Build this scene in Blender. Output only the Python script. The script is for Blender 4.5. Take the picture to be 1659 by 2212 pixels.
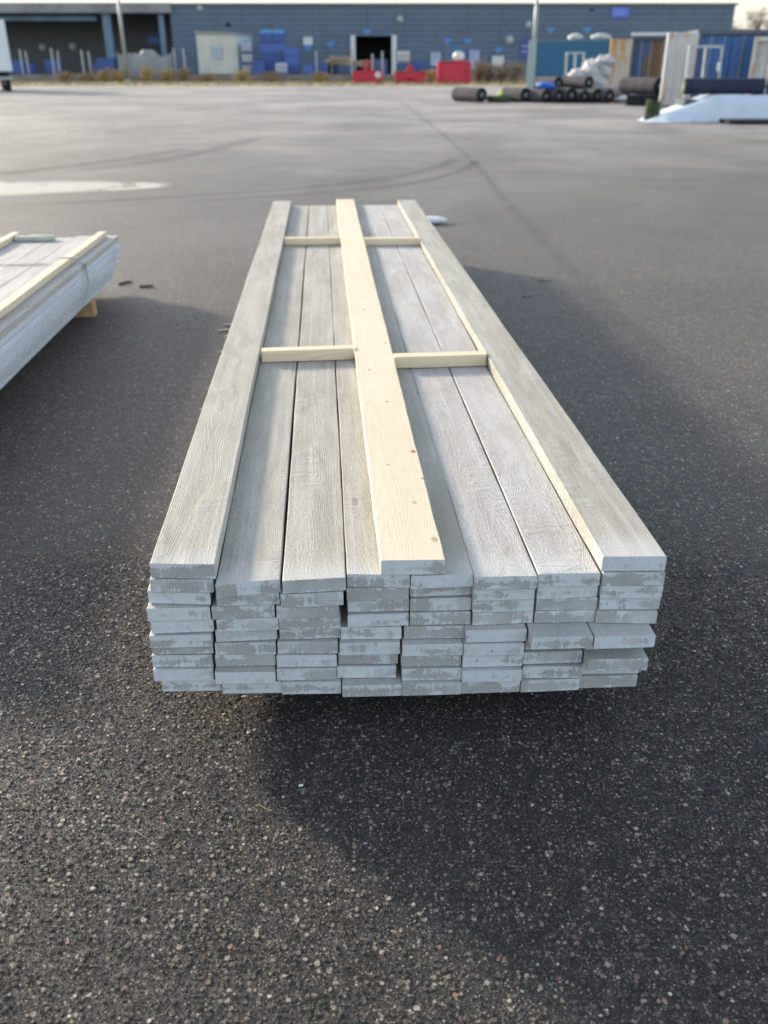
import bpy, math, random
import numpy as np
from mathutils import Vector, Matrix
R = math.radians
scene = bpy.context.scene
for o in list(bpy.data.objects):
    bpy.data.objects.remove(o)

# ------------------------------------------------------------------ camera
HC = 1.47                       # eye height, metres
PITCH = 0.469398782             # looking down 26.9 degrees
FOC = 1900.69                   # focal length in pixels of a 1659 x 2212 picture
cam_d = bpy.data.cameras.new('camera')
cam = bpy.data.objects.new('camera', cam_d)
scene.collection.objects.link(cam)
cam.location = (0, 0, HC)
cam.rotation_euler = (math.pi / 2 - PITCH, 0, 0)
cam_d.sensor_fit = 'VERTICAL'
cam_d.sensor_height = 36.0
cam_d.lens = FOC / 2212 * 36.0
cam_d.clip_start = 0.05
cam_d.clip_end = 3000
cam_d.dof.use_dof = True
cam_d.dof.focus_distance = 2.2
cam_d.dof.aperture_fstop = 3.0
scene.camera = cam

# ------------------------------------------------------------------ light
SHX, SHY = 2.3416, -2.0321      # shadow offset per metre of height
SUN_EL = math.atan(1 / math.hypot(SHX, SHY))
sdir = Vector((SHX, SHY, -1)).normalized()     # travelling direction of light
world = bpy.data.worlds.new('World')
scene.world = world
world.use_nodes = True
wn = world.node_tree
sky = wn.nodes.new('ShaderNodeTexSky')
sky.sky_type = 'NISHITA'
sky.sun_disc = False
sky.sun_elevation = SUN_EL
sky.sun_rotation = math.atan2(-SHX, -SHY)      # clockwise from +Y towards +X
sky.air_density = 1.0
sky.dust_density = 1.2
sky.ozone_density = 1.0
hs = wn.nodes.new('ShaderNodeHueSaturation')          # thin high cloud takes the blue down
hs.inputs['Saturation'].default_value = 0.62
hs.inputs['Value'].default_value = 1.12
wn.links.new(sky.outputs[0], hs.inputs['Color'])
# a bank of bright hazy cloud low in the sky on the sun's side
tcw = wn.nodes.new('ShaderNodeTexCoord')
sxw = wn.nodes.new('ShaderNodeSeparateXYZ')
wn.links.new(tcw.outputs['Generated'], sxw.inputs[0])
def wmap(sock, a, b, c, d):
    m_ = wn.nodes.new('ShaderNodeMapRange'); m_.interpolation_type = 'SMOOTHSTEP'
    wn.links.new(sock, m_.inputs[0])
    for i_, v_ in enumerate((a, b, c, d)): m_.inputs[i_ + 1].default_value = v_
    return m_.outputs[0]
lowz = wmap(sxw.outputs[2], 0.02, 0.22, 1.0, 0.0)
yy_ = wmap(sxw.outputs[1], -0.3, 0.6, 0.0, 1.0)
mm_ = wn.nodes.new('ShaderNodeMath'); mm_.operation = 'MULTIPLY'
wn.links.new(lowz, mm_.inputs[0]); wn.links.new(yy_, mm_.inputs[1])
mxw = wn.nodes.new('ShaderNodeMix'); mxw.data_type = 'RGBA'
wn.links.new(mm_.outputs[0], mxw.inputs[0])
wn.links.new(hs.outputs[0], mxw.inputs[6])
mxw.inputs[7].default_value = (3.3, 3.1, 2.6, 1)
wn.links.new(mxw.outputs[2], wn.nodes['Background'].inputs[0])
wn.nodes['Background'].inputs[1].default_value = 0.15
sl = bpy.data.lights.new('sun', 'SUN')
sl.energy = 2.75
sl.angle = R(6.0)
sl.color = (1.0, 0.88, 0.70)
so = bpy.data.objects.new('sun', sl)
scene.collection.objects.link(so)
so.rotation_euler = sdir.to_track_quat('-Z', 'Y').to_euler()
so.location = (-30, 26, 30)
scene.view_settings.view_transform = 'Standard'
scene.view_settings.look = 'None'
scene.view_settings.exposure = 1.22
scene.view_settings.gamma = 1.0
scene.cycles.use_denoising = True
scene.cycles.max_bounces = 6
scene.cycles.diffuse_bounces = 3
scene.cycles.glossy_bounces = 2
scene.cycles.transparent_max_bounces = 12

rng = random.Random(11)
col = scene.collection

# ------------------------------------------------------------------ places
def world_at(u, v, d):
    """World point at forward distance d seen at picture position u, v."""
    X = (u - 829.5) / FOC
    Y = (v - 1106) / FOC
    wy = math.cos(PITCH) - Y * math.sin(PITCH)
    wz = -Y * math.cos(PITCH) - math.sin(PITCH)
    s = d / wy
    return X * s, d, HC + wz * s

def ground_at(u, v, z=0.0):
    X = (u - 829.5) / FOC
    Y = (v - 1106) / FOC
    wy = math.cos(PITCH) - Y * math.sin(PITCH)
    wz = -Y * math.cos(PITCH) - math.sin(PITCH)
    s = (z - HC) / wz
    return X * s, wy * s

def gx(u, d, v=150):
    return world_at(u, v, d)[0]

def gz(v, d):
    return world_at(829.5, v, d)[2]

# ------------------------------------------------------------------ meshes
class MB:
    def __init__(s):
        s.v = []; s.f = []; s.m = []
    def add(s, vs, fs, m=0, M=None):
        b = len(s.v)
        if M is not None:
            vs = [tuple(M @ Vector(p)) for p in vs]
        s.v += [tuple(p) for p in vs]
        s.f += [tuple(b + i for i in f) for f in fs]
        s.m += [m] * len(fs)
        return s
    def box(s, x0, x1, y0, y1, z0, z1, m=0, M=None, c=0.0):
        if c <= 0:
            vs = [(x, y, z) for z in (z0, z1) for x, y in ((x0, y0), (x1, y0), (x1, y1), (x0, y1))]
            fs = [(3, 2, 1, 0), (4, 5, 6, 7), (0, 1, 5, 4), (1, 2, 6, 5), (2, 3, 7, 6), (3, 0, 4, 7)]
            return s.add(vs, fs, m, M)
        rings = []
        for z, k in ((z0, c), (z0 + c, 0), (z1 - c, 0), (z1, c)):
            a = [(x0 + c, y0 + k), (x1 - c, y0 + k), (x1 - k, y0 + c), (x1 - k, y1 - c),
                 (x1 - c, y1 - k), (x0 + c, y1 - k), (x0 + k, y1 - c), (x0 + k, y0 + c)]
            rings.append([(x, y, z) for x, y in a])
        vs = sum(rings, [])
        fs = [tuple(range(7, -1, -1)), tuple(range(24, 32))]
        for r in range(3):
            for i in range(8):
                j = (i + 1) % 8
                fs.append((r * 8 + i, r * 8 + j, r * 8 + 8 + j, r * 8 + 8 + i))
        return s.add(vs, fs, m, M)
    def cyl(s, p0, p1, r0, r1=None, n=16, m=0, cap=True, M=None):
        r1 = r0 if r1 is None else r1
        p0 = Vector(p0); p1 = Vector(p1)
        d = (p1 - p0).normalized()
        a = d.orthogonal().normalized(); b = d.cross(a)
        vs = []
        for p, r in ((p0, r0), (p1, r1)):
            for i in range(n):
                t = 2 * math.pi * i / n
                vs.append(p + (a * math.cos(t) + b * math.sin(t)) * r)
        fs = [(i, (i + 1) % n, n + (i + 1) % n, n + i) for i in range(n)]
        if cap:
            fs += [tuple(range(n - 1, -1, -1)), tuple(range(n, 2 * n))]
        return s.add(vs, fs, m, M)
    def lathe(s, prof, p=(0, 0, 0), n=24, m=0, M=None):
        vs = []; fs = []
        for r, z in prof:
            for i in range(n):
                t = 2 * math.pi * i / n
                vs.append((p[0] + r * math.cos(t), p[1] + r * math.sin(t), p[2] + z))
        for k in range(len(prof) - 1):
            for i in range(n):
                j = (i + 1) % n
                fs.append((k * n + i, k * n + j, k * n + n + j, k * n + n + i))
        fs.append(tuple(range(n - 1, -1, -1)))
        fs.append(tuple((len(prof) - 1) * n + i for i in range(n)))
        return s.add(vs, fs, m, M)
    def build(s, name, mats, parent=None, loc=(0, 0, 0), rz=0.0, smooth=False):
        me = bpy.data.meshes.new(name)
        me.from_pydata(s.v, [], s.f)
        if not isinstance(mats, (list, tuple)):
            mats = [mats]
        for mt in mats:
            me.materials.append(mt)
        if len(mats) > 1:
            me.polygons.foreach_set('material_index', s.m)
        if smooth:
            me.polygons.foreach_set('use_smooth', [True] * len(me.polygons))
        me.update()
        o = bpy.data.objects.new(name, me)
        col.objects.link(o)
        o.location = loc
        o.rotation_euler = (0, 0, rz)
        o.parent = parent
        return o

def tag(o, label=None, cat=None, group=None, kind=None):
    if label: o['label'] = label
    if cat: o['category'] = cat
    if group: o['group'] = group
    if kind: o['kind'] = kind
    return o

def empty(name, loc, rz=0.0, label=None, cat=None, group=None):
    o = bpy.data.objects.new(name, None)
    o.empty_display_size = 0.2
    col.objects.link(o)
    o.location = loc
    o.rotation_euler = (0, 0, rz)
    return tag(o, label, cat, group)

def copy_tree(o, parent=None):
    c = o.copy()
    col.objects.link(c)
    c.parent = parent
    for ch in list(o.children):
        copy_tree(ch, c)
    return c

def blob(rx, ry, rz_, seed, amp=0.18, nu=18, nv=10, flat=0.0, freq=2.3):
    """Lumpy closed body centred at the origin, standing on z = 0."""
    from mathutils import noise
    vs = []; fs = []
    off = Vector((seed * 3.1, seed * 1.7, seed * 0.9))
    for j in range(nv + 1):
        ph = math.pi * j / nv
        for i in range(nu):
            t = 2 * math.pi * i / nu
            p = Vector((math.sin(ph) * math.cos(t), math.sin(ph) * math.sin(t), math.cos(ph)))
            k = 1 + amp * noise.noise(p * freq + off) + amp * 0.5 * noise.noise(p * freq * 2.6 + off)
            z = rz_ * (1 + p.z * k)
            vs.append((rx * p.x * k, ry * p.y * k, max(z, flat)))
    for j in range(nv):
        for i in range(nu):
            fs.append((j * nu + i, (j + 1) * nu + i, (j + 1) * nu + (i + 1) % nu, j * nu + (i + 1) % nu))
    return vs, fs

# ------------------------------------------------------------------ node helper
class G:
    def __init__(s, name):
        s.mat = bpy.data.materials.new(name)
        s.mat.use_nodes = True
        s.t = s.mat.node_tree
        s.p = s.t.nodes['Principled BSDF']
        s.out = s.t.nodes['Material Output']
    def n(s, typ, ins=None, **props):
        nd = s.t.nodes.new('ShaderNode' + typ)
        for k, v in props.items():
            setattr(nd, k, v)
        for k, v in (ins or {}).items():
            s.set(nd.inputs[k], v)
        return nd
    def set(s, sock, v):
        if isinstance(v, bpy.types.NodeSocket):
            s.t.links.new(v, sock)
        elif isinstance(v, bpy.types.Node):
            s.t.links.new(v.outputs[0], sock)
        else:
            if hasattr(sock.default_value, '__len__') and len(sock.default_value) == 4 and len(v) == 3:
                v = tuple(v) + (1,)
            sock.default_value = v
    def math(s, op, a, b=0.0, c=0.0, clamp=False):
        return s.n('Math', {0: a, 1: b, 2: c}, operation=op, use_clamp=clamp).outputs[0]
    def mix(s, f, a, b, mode='MIX'):
        nd = s.n('Mix', None, data_type='RGBA', blend_type=mode)
        s.set(nd.inputs[0], f); s.set(nd.inputs[6], a); s.set(nd.inputs[7], b)
        return nd.outputs[2]
    def ramp(s, f, lo, hi, a=0.0, b=1.0):
        return s.n('MapRange', {0: f, 1: lo, 2: hi, 3: a, 4: b}, interpolation_type='SMOOTHSTEP').outputs[0]
    def noise(s, vec, scale, detail=3.0, rough=0.55, dist=0.0, out=0):
        return s.n('TexNoise', {'Vector': vec, 'Scale': scale, 'Detail': detail, 'Roughness': rough,
                                'Distortion': dist}).outputs[out]
    def vor(s, vec, scale, feature='F1', rand=1.0):
        return s.n('TexVoronoi', {'Vector': vec, 'Scale': scale, 'Randomness': rand}, feature=feature)
    def obj(s, kind='Object'):
        return s.n('TexCoord').outputs[kind]
    def mapped(s, vec, scale=(1, 1, 1), loc=(0, 0, 0), rot=(0, 0, 0)):
        return s.n('Mapping', {'Vector': vec, 'Location': loc, 'Rotation': rot, 'Scale': scale}).outputs[0]
    def bump(s, h, dist, strength=1.0, normal=None):
        ins = {'Height': h, 'Distance': dist, 'Strength': strength}
        if normal is not None: ins['Normal'] = normal
        return s.n('Bump', ins).outputs[0]
    def base(s, c): s.set(s.p.inputs['Base Color'], c)
    def rough(s, r): s.set(s.p.inputs['Roughness'], r)
    def spec(s, r): s.set(s.p.inputs['Specular IOR Level'], r)
    def norm(s, r): s.set(s.p.inputs['Normal'], r)

def simple(name, c, rough=0.7, var=0.25, scale=2.0, metal=0.0, bumpd=0.0, spec=0.4):
    """Weathered one-colour surface: uneven tone, faint dirt, a little relief."""
    g = G(name)
    co = g.obj()
    f = g.noise(co, scale, 5.0, 0.6)
    dark = tuple(x * (1 - var) for x in c)
    lite = tuple(min(1, x * (1 + var * 0.7)) for x in c)
    g.base(g.mix(g.ramp(f, 0.3, 0.7), dark, lite))
    g.rough(rough)
    g.spec(spec)
    g.p.inputs['Metallic'].default_value = metal
    if bumpd > 0:
        g.norm(g.bump(g.noise(co, scale * 8, 4.0), bumpd))
    return g.mat

# ------------------------------------------------------------------ asphalt
def asphalt(name, true_disp):
    g = G(name)
    P = g.n('NewGeometry').outputs['Position']
    warp = g.n('VectorMath', {0: P, 1: g.n('VectorMath', {0: g.noise(P, 160, 2.0, out=1), 3: 0.004}, operation='SCALE').outputs[0]}, operation='ADD').outputs[0]
    v1 = g.vor(warp, 84)
    v2 = g.vor(warp, 190)
    v3 = g.vor(warp, 430)
    c1 = g.n('SeparateColor', {0: v1.outputs['Color']}).outputs
    c2 = g.n('SeparateColor', {0: v2.outputs['Color']}).outputs
    c3 = g.n('SeparateColor', {0: v3.outputs['Color']}).outputs
    # stones: rounded tops of many radii, each sunk to its own depth
    def stones(v, c, r0, r1, soft):
        rad = g.math('MULTIPLY_ADD', c[1], r1 - r0, r0)
        return g.ramp(v.outputs[0], rad, g.math('SUBTRACT', rad, soft))
    s1 = stones(v1, c1, 0.06, 0.56, 0.17)
    s2 = stones(v2, c2, 0.12, 0.58, 0.17)
    s3 = stones(v3, c3, 0.10, 0.55, 0.2)
    h = g.math('MAXIMUM', g.math('MULTIPLY', s1, g.math('MULTIPLY_ADD', c1[2], 0.5, 0.5)),
               g.math('MAXIMUM', g.math('MULTIPLY', s2, g.math('MULTIPLY_ADD', c2[2], 0.35, 0.30)), g.math('MULTIPLY', s3, 0.30)))
    big = g.noise(P, 9, 3.0)
    hh = g.math('ADD', h, g.math('MULTIPLY', big, 0.5))
    # stone colours
    def stone(c):
        r = g.n('ValToRGB', {0: c})
        e = r.color_ramp
        e.interpolation = 'CONSTANT'
        pts = [(0, (.034, .033, .033)), (.22, (.062, .058, .054)), (.42, (.105, .095, .083)), (.58, (.048, .048, .046)),
               (.68, (.150, .138, .120)), (.78, (.215, .195, .168)), (.87, (.180, .122, .090)), (.94, (.24, .225, .195)), (.988, (.32, .305, .275))]
        e.elements[0].position = 0; e.elements[0].color = pts[0][1] + (1,)
        e.elements[1].position = pts[1][0]; e.elements[1].color = pts[1][1] + (1,)
        for q, cc in pts[2:]:
            el = e.elements.new(q); el.color = cc + (1,)
        return r.outputs[0]
    bind = g.mix(g.noise(P, 700, 2.0), (.009, .009, .010), (.024, .0235, .023))
    colr = g.mix(g.ramp(s3, 0.3, 0.6), bind, stone(c3[0]))
    colr = g.mix(g.ramp(s2, 0.3, 0.6), colr, stone(c2[0]))
    colr = g.mix(g.ramp(s1, 0.3, 0.6), colr, stone(c1[0]))
    clump = g.noise(P, 22, 5.0, 0.75)
    colr = g.mix(1.0, colr, g.n('CombineColor', {0: g.ramp(clump, 0.3, 0.7, 1.15, 2.15), 1: g.ramp(clump, 0.3, 0.7, 1.12, 2.04), 2: g.ramp(clump, 0.3, 0.7, 1.08, 1.88)}).outputs[0], 'MULTIPLY')
    # wear: patches of dust and darker tracks metres across
    Py = g.n('SeparateXYZ', {0: P}).outputs
    fl = g.mapped(P, (0.16, 0.10, 1.0), rot=(0, 0, 0.3))
    n1 = g.noise(fl, 1.6, 5.0, 0.6, 0.6)
    n2 = g.noise(g.mapped(P, (0.35, 0.60, 1), rot=(0, 0, -0.25)), 0.5, 5.0, 0.62, 0.5)
    n3 = g.noise(P, 1.3, 4.0, 0.6)
    far_mask = g.ramp(g.math('ADD', Py[1], g.math('MULTIPLY', g.math('SUBTRACT', n1, 0.5), 16.0)), 6.0, 30.0, 0.0, 1.0)
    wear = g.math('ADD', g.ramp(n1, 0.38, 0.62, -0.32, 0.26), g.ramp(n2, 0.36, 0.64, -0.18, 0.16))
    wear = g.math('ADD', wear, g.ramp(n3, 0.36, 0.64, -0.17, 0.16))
    wear = g.math('MULTIPLY', wear, g.math('MULTIPLY_ADD', far_mask, 0.6, 0.4))
    # far yard: the look of grazing light put into tone and sheen by distance
    far_tone = g.mix(g.ramp(n2, 0.3, 0.7), (.044, .037, .031), (.108, .097, .083))
    colr = g.mix(g.math('MULTIPLY', far_mask, 0.85), colr, far_tone)
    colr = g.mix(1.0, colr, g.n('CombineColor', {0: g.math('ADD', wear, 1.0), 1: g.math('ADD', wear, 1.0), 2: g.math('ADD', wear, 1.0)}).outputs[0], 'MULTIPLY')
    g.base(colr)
    g.rough(g.mix(g.ramp(h, 0.2, 0.8), (.62, .62, .62), (.5, .5, .5)))
    g.spec(g.math('MULTIPLY_ADD', wear, 0.06, 0.30, True))
    g.set(g.p.inputs['Sheen Weight'], g.math('MULTIPLY', g.math('MULTIPLY_ADD', far_mask, 0.20, 0.10), g.math('MULTIPLY_ADD', wear, 0.35, 1.0)))
    g.p.inputs['Sheen Roughness'].default_value = 0.5
    g.p.inputs['Sheen Tint'].default_value = (0.84, 0.80, 0.77, 1)
    if true_disp:
        # modelled relief near the stack, easing into bump where the sheet gets coarser
        ax = g.math('ABSOLUTE', Py[0])
        F = g.math('MULTIPLY', g.ramp(Py[1], 3.0, 2.3), g.ramp(ax, 1.45, 1.1))
        d = g.n('Displacement', {'Height': g.math('SUBTRACT', hh, 1.5), 'Midlevel': 0.0, 'Scale': g.math('MULTIPLY', F, 0.0060)})
        g.t.links.new(d.outputs[0], g.out.inputs['Displacement'])
        g.norm(g.bump(g.math('MULTIPLY', hh, g.math('SUBTRACT', 1.0, F)), 0.0060))
    else:
        g.norm(g.bump(hh, 0.0060))
    g.mat.displacement_method = 'BOTH' if true_disp else 'BUMP'
    return g.mat

# ------------------------------------------------------------------ timber
def rnd_shift(g, k=1.0):
    r = g.n('ObjectInfo').outputs['Random']
    w = g.n('TexWhiteNoise', {'W': r}, noise_dimensions='1D').outputs['Color']
    return g.n('VectorMath', {0: w, 3: 37.0 * k}, operation='SCALE').outputs[0], w, r

def grain_field(g, co, shift, w):
    """Distance from a wandering pith: gives flat-sawn cathedral rings along y."""
    lowc = g.mapped(co, (2.0, 0.75, 2.0))
    lowc = g.n('VectorMath', {0: lowc, 1: shift}, operation='ADD').outputs[0]
    wob = g.n('SeparateColor', {0: g.noise(lowc, 1.0, 2.0, 0.5, out=1)}).outputs
    s = g.n('SeparateXYZ', {0: co}).outputs
    ws = g.n('SeparateColor', {0: w}).outputs
    px = g.math('ADD', g.math('MULTIPLY', ws[0], 0.11), g.math('MULTIPLY', g.math('SUBTRACT', wob[0], 0.5), 0.10))
    dx = g.math('SUBTRACT', s[0], px)
    pz = g.math('ADD', g.math('MULTIPLY', ws[1], 0.03), g.math('MULTIPLY', g.math('SUBTRACT', wob[1], 0.5), 0.13))
    dz = g.math('ADD', s[2], pz)
    fine = g.noise(g.mapped(co, (9, 2.4, 9)), 1.0, 3.0)
    r = g.math('SQRT', g.math('ADD', g.math('MULTIPLY', dx, dx), g.math('MULTIPLY', dz, dz)))
    return g.math('ADD', r, g.math('MULTIPLY', fine, 0.012)), s

def knots(g, co, shift, sx=5.0, sy=1.7, thr=0.022):
    kc = g.n('VectorMath', {0: g.mapped(co, (sx, sy, 0.0)), 1: shift}, operation='ADD').outputs[0]
    kc = g.mapped(kc, (1, 1, 0))
    v = g.vor(kc, 1.0)
    return v.outputs[0]

def painted_top(name, tone, tone2, dark=0.75, kd=0.8):
    g = G(name)
    co = g.obj()
    shift, w, r = rnd_shift(g)
    fld, s = grain_field(g, co, shift, w)
    kn = knots(g, co, shift, 6.5, 2.3)
    fld2 = g.math('ADD', fld, g.math('MULTIPLY', g.ramp(kn, 0.30, 0.0), 0.034))
    ripple = g.noise(g.n('VectorMath', {0: g.mapped(co, (9, 42, 9)), 1: shift}, operation='ADD').outputs[0], 1.0, 3.0, 0.6, 0.8)
    rpatch = g.math('MAXIMUM', g.ramp(kn, 0.34, 0.05), g.ramp(g.noise(g.n('VectorMath', {0: g.mapped(co, (6, 2.4, 1)), 1: shift}, operation='ADD').outputs[0], 1.0, 2.0), 0.52, 0.66))
    ripple = g.math('MULTIPLY', ripple, rpatch)
    ring = g.math('SINE', g.math('MULTIPLY', fld2, 1500.0))
    ring01 = g.math('MULTIPLY_ADD', ring, 0.5, 0.5)
    region = g.ramp(g.noise(g.n('VectorMath', {0: g.mapped(co, (14, 0.9, 1)), 1: shift}, operation='ADD').outputs[0], 1.0, 2.0), 0.38, 0.62)
    stip = g.noise(g.mapped(co, (300, 105, 100)), 1.0, 4.0, 0.7)
    saw = g.noise(g.mapped(co, (25, 420, 30)), 1.0, 2.0, 0.6)
    fibre = g.noise(g.mapped(co, (420, 26, 300)), 1.0, 3.0, 0.65)
    broad = g.noise(g.n('VectorMath', {0: g.mapped(co, (11, 2.2, 3)), 1: shift}, operation='ADD').outputs[0], 1.0, 5.0, 0.62)
    ws = g.n('SeparateColor', {0: w}).outputs
    c = g.mix(ws[2], tone, tone2)
    c = g.mix(g.ramp(broad, 0.34, 0.66, 0.0, dark), c, tuple(x * y for x, y in zip(tone, (.74, .71, .66))))
    c = g.mix(g.ramp(broad, 0.62, 0.80, 0.0, 0.5), c, (.54, .54, .53))
    rl = g.ramp(ring01, 0.55, 1.0, 0.0, 1.0)
    c = g.mix(g.math('MULTIPLY', g.math('MULTIPLY', rl, region), 0.20), c, (.27, .265, .25))
    c = g.mix(g.ramp(stip, 0.52, 0.34, 0.0, 0.62), c, (.215, .205, .185))
    c = g.mix(g.ramp(kn, 0.085, 0.03, 0.0, kd), c, (.17, .15, .125))
    c = g.mix(g.math('MULTIPLY', g.ramp(ripple, 0.35, 0.62), 0.16), c, (.60, .595, .58))
    streak = g.noise(g.n('VectorMath', {0: g.mapped(co, (60, 1.3, 3)), 1: shift}, operation='ADD').outputs[0], 1.0, 4.0, 0.6)
    c = g.mix(g.ramp(streak, 0.50, 0.68, 0.0, 0.24), c, (.60, .61, .615))
    c = g.mix(g.ramp(streak, 0.44, 0.30, 0.0, 0.30), c, tuple(x * 0.55 for x in tone))
    c = g.mix(g.ramp(s[1], 0.12, 0.0, 0.0, 0.40), c, (.58, .59, .59))   # thicker paint at the sawn end
    g.base(c)
    g.rough(0.72)
    g.spec(0.3)
    h = g.math('MULTIPLY_ADD', stip, 0.55, g.math('MULTIPLY', saw, 0.20))
    h = g.math('ADD', h, g.math('MULTIPLY', fibre, 0.45))
    h = g.math('ADD', h, g.math('MULTIPLY', g.math('MULTIPLY', ring01, region), 0.16))
    h = g.math('ADD', h, g.math('MULTIPLY', g.ramp(kn, 0.10, 0.02), -0.5))
    h = g.math('ADD', h, g.math('MULTIPLY', ripple, 2.2))
    g.norm(g.bump(h, 0.0026))
    return g.mat

def painted_end(name):
    g = G(name)
    co = g.obj()
    shift, w, r = rnd_shift(g)
    ws = g.n('SeparateColor', {0: w}).outputs
    s = g.n('SeparateXYZ', {0: co}).outputs
    def sh(scale):
        return g.n('VectorMath', {0: g.mapped(co, scale), 1: shift}, operation='ADD').outputs[0]
    # annual rings round a pith that lies in or under this board
    px = g.math('MULTIPLY_ADD', ws[0], 0.17, -0.01)
    pz = g.math('MULTIPLY_ADD', ws[1], 0.075, -0.06)
    dx = g.math('SUBTRACT', s[0], px); dz = g.math('SUBTRACT', s[2], pz)
    rr = g.math('SQRT', g.math('ADD', g.math('MULTIPLY', dx, dx), g.math('MULTIPLY', dz, dz)))
    rr = g.math('ADD', rr, g.math('MULTIPLY', g.noise(sh((30, 1, 30)), 1.0, 3.0), 0.014))
    ring = g.math('MULTIPLY_ADD', g.math('SINE', g.math('MULTIPLY', rr, 1100.0)), 0.5, 0.5)
    blot = g.noise(sh((17, 1, 24)), 1.0, 5.0, 0.62, 0.4)
    drip = g.noise(sh((120, 1, 16)), 1.0, 2.0, 0.5)
    bare = g.math('ADD', g.math('MULTIPLY', blot, 0.90), g.math('MULTIPLY', drip, 0.30))
    bare = g.math('ADD', bare, g.math('MULTIPLY', g.math('SUBTRACT', ws[2], 0.5), 0.24))
    hz = g.math('SUBTRACT', 0.5, g.math('ABSOLUTE', g.math('SUBTRACT', g.math('DIVIDE', s[2], 0.035), 0.42)))
    bare = g.math('ADD', bare, g.math('MULTIPLY_ADD', hz, 0.26, -0.095))
    m = g.ramp(g.math('ADD', bare, g.math('MULTIPLY', ring, 0.04)), 0.560, 0.640)
    m = g.math('MULTIPLY', m, g.ramp(g.noise(sh((8, 1, 8)), 1.0, 2.0), 0.30, 0.55, 0.45, 1.0))
    paint = g.mix(g.noise(sh((60, 1, 60)), 1.0, 4.0), (.47, .505, .535), (.66, .70, .74))
    wood = g.mix(ring, (.21, .207, .198), (.44, .437, .425))
    wood = g.mix(g.ramp(g.noise(sh((300, 1, 300)), 1.0, 3.0), 0.35, 0.6, 0.35, 0.0), wood, (.46, .48, .49))
    c = g.mix(g.math('MULTIPLY', m, 0.92), paint, wood)
    c = g.mix(g.ramp(s[2], 0.0012, 0.0), c, (.16, .165, .17))
    c = g.mix(g.math('MULTIPLY', g.ramp(ring, 0.7, 1.0), 0.32), c, (.30, .315, .32))
    c = g.mix(g.ramp(g.noise(sh((55, 1, 200)), 1.0, 4.0, 0.7), 0.66, 0.74, 0.0, 0.5), c, (.12, .12, .12))
    g.base(c)
    g.rough(g.mix(m, (.48, .48, .48), (.85, .85, .85)))
    g.spec(0.35)
    dv = g.vor(sh((110, 1, 110)), 1.0)
    drop = g.math('MULTIPLY', g.ramp(dv.outputs[0], 0.30, 0.05), g.ramp(g.noise(sh((20, 1, 20)), 1.0, 1.0), 0.5, 0.62))
    h = g.math('MULTIPLY_ADD', g.noise(sh((180, 1, 180)), 1.0, 4.0, 0.6), 0.8, g.math('MULTIPLY', drop, 0.9))
    h = g.math('ADD', h, g.math('MULTIPLY', m, -0.35))
    h = g.math('ADD', h, g.math('MULTIPLY', ring, 0.16))
    g.norm(g.bump(h, 0.0014))
    return g.mat

def raw_pine(name, knot_list=(), tone=(.60, .50, .345), tone2=(.66, .575, .42)):
    g = G(name)
    co = g.obj()
    shift, w, r = rnd_shift(g)
    fld, s = grain_field(g, co, shift, w)
    kn = knots(g, co, shift, 9.0, 4.4)
    fld2 = g.math('ADD', fld, g.math('MULTIPLY', g.ramp(kn, 0.30, 0.0), 0.028))
    knot = g.ramp(kn, 0.075, 0.04, 0.0, 0.4)
    dark = g.ramp(kn, 0.0, 0.0)
    for (kx, ky, kr, dk) in knot_list:
        a = g.math('MULTIPLY', g.math('SUBTRACT', s[0], kx), 1.0)
        b = g.math('MULTIPLY', g.math('SUBTRACT', s[1], ky), 0.62)
        d = g.math('SQRT', g.math('ADD', g.math('MULTIPLY', a, a), g.math('MULTIPLY', b, b)))
        d = g.math('ADD', d, g.math('MULTIPLY', g.math('SUBTRACT', g.noise(co, 120, 2.0), 0.5), 0.004))
        knot = g.math('MAXIMUM', knot, g.ramp(d, kr, kr * 0.55, 0.0, dk))
        fld2 = g.math('ADD', fld2, g.math('MULTIPLY', g.ramp(d, kr * 4, 0.0), 0.012))
    ring = g.math('MULTIPLY_ADD', g.math('SINE', g.math('MULTIPLY', fld2, 1050.0)), 0.5, 0.5)
    broad = g.noise(g.n('VectorMath', {0: g.mapped(co, (12, 1.6, 3)), 1: shift}, operation='ADD').outputs[0], 1.0, 4.0, 0.6)
    c = g.mix(broad, tone, tone2)
    c = g.mix(g.math('MULTIPLY', g.ramp(ring, 0.5, 1.0), 0.20), c, tuple(x * y for x, y in zip(tone, (.74, .66, .55))))
    fib = g.noise(g.mapped(co, (500, 18, 400)), 1.0, 3.0, 0.6)
    c = g.mix(g.ramp(fib, 0.45, 0.3, 0.0, 0.22), c, tuple(x * 0.66 for x in tone))
    rip = g.noise(g.n('VectorMath', {0: g.mapped(co, (10, 30, 9)), 1: shift}, operation='ADD').outputs[0], 1.0, 4.0, 0.65, 0.9)
    c = g.mix(g.ramp(rip, 0.56, 0.70, 0.0, 0.22), c, tuple(x * y for x, y in zip(tone, (.80, .72, .60))))
    c = g.mix(g.ramp(broad, 0.60, 0.42, 0.0, 0.25), c, (.74, .68, .55))
    c = g.mix(knot, c, (.27, .13, .06))
    g.base(c)
    g.rough(0.62); g.spec(0.3)
    g.norm(g.bump(g.math('ADD', g.math('ADD', g.math('MULTIPLY', fib, 0.7), g.math('MULTIPLY', ring, 0.15)), g.math('MULTIPLY', rip, 1.2)), 0.0010))
    return g.mat

# ------------------------------------------------------------------ ground
M_ASPH_NEAR = asphalt('asphalt_near', True)
M_ASPH = asphalt('asphalt_far', False)

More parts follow.
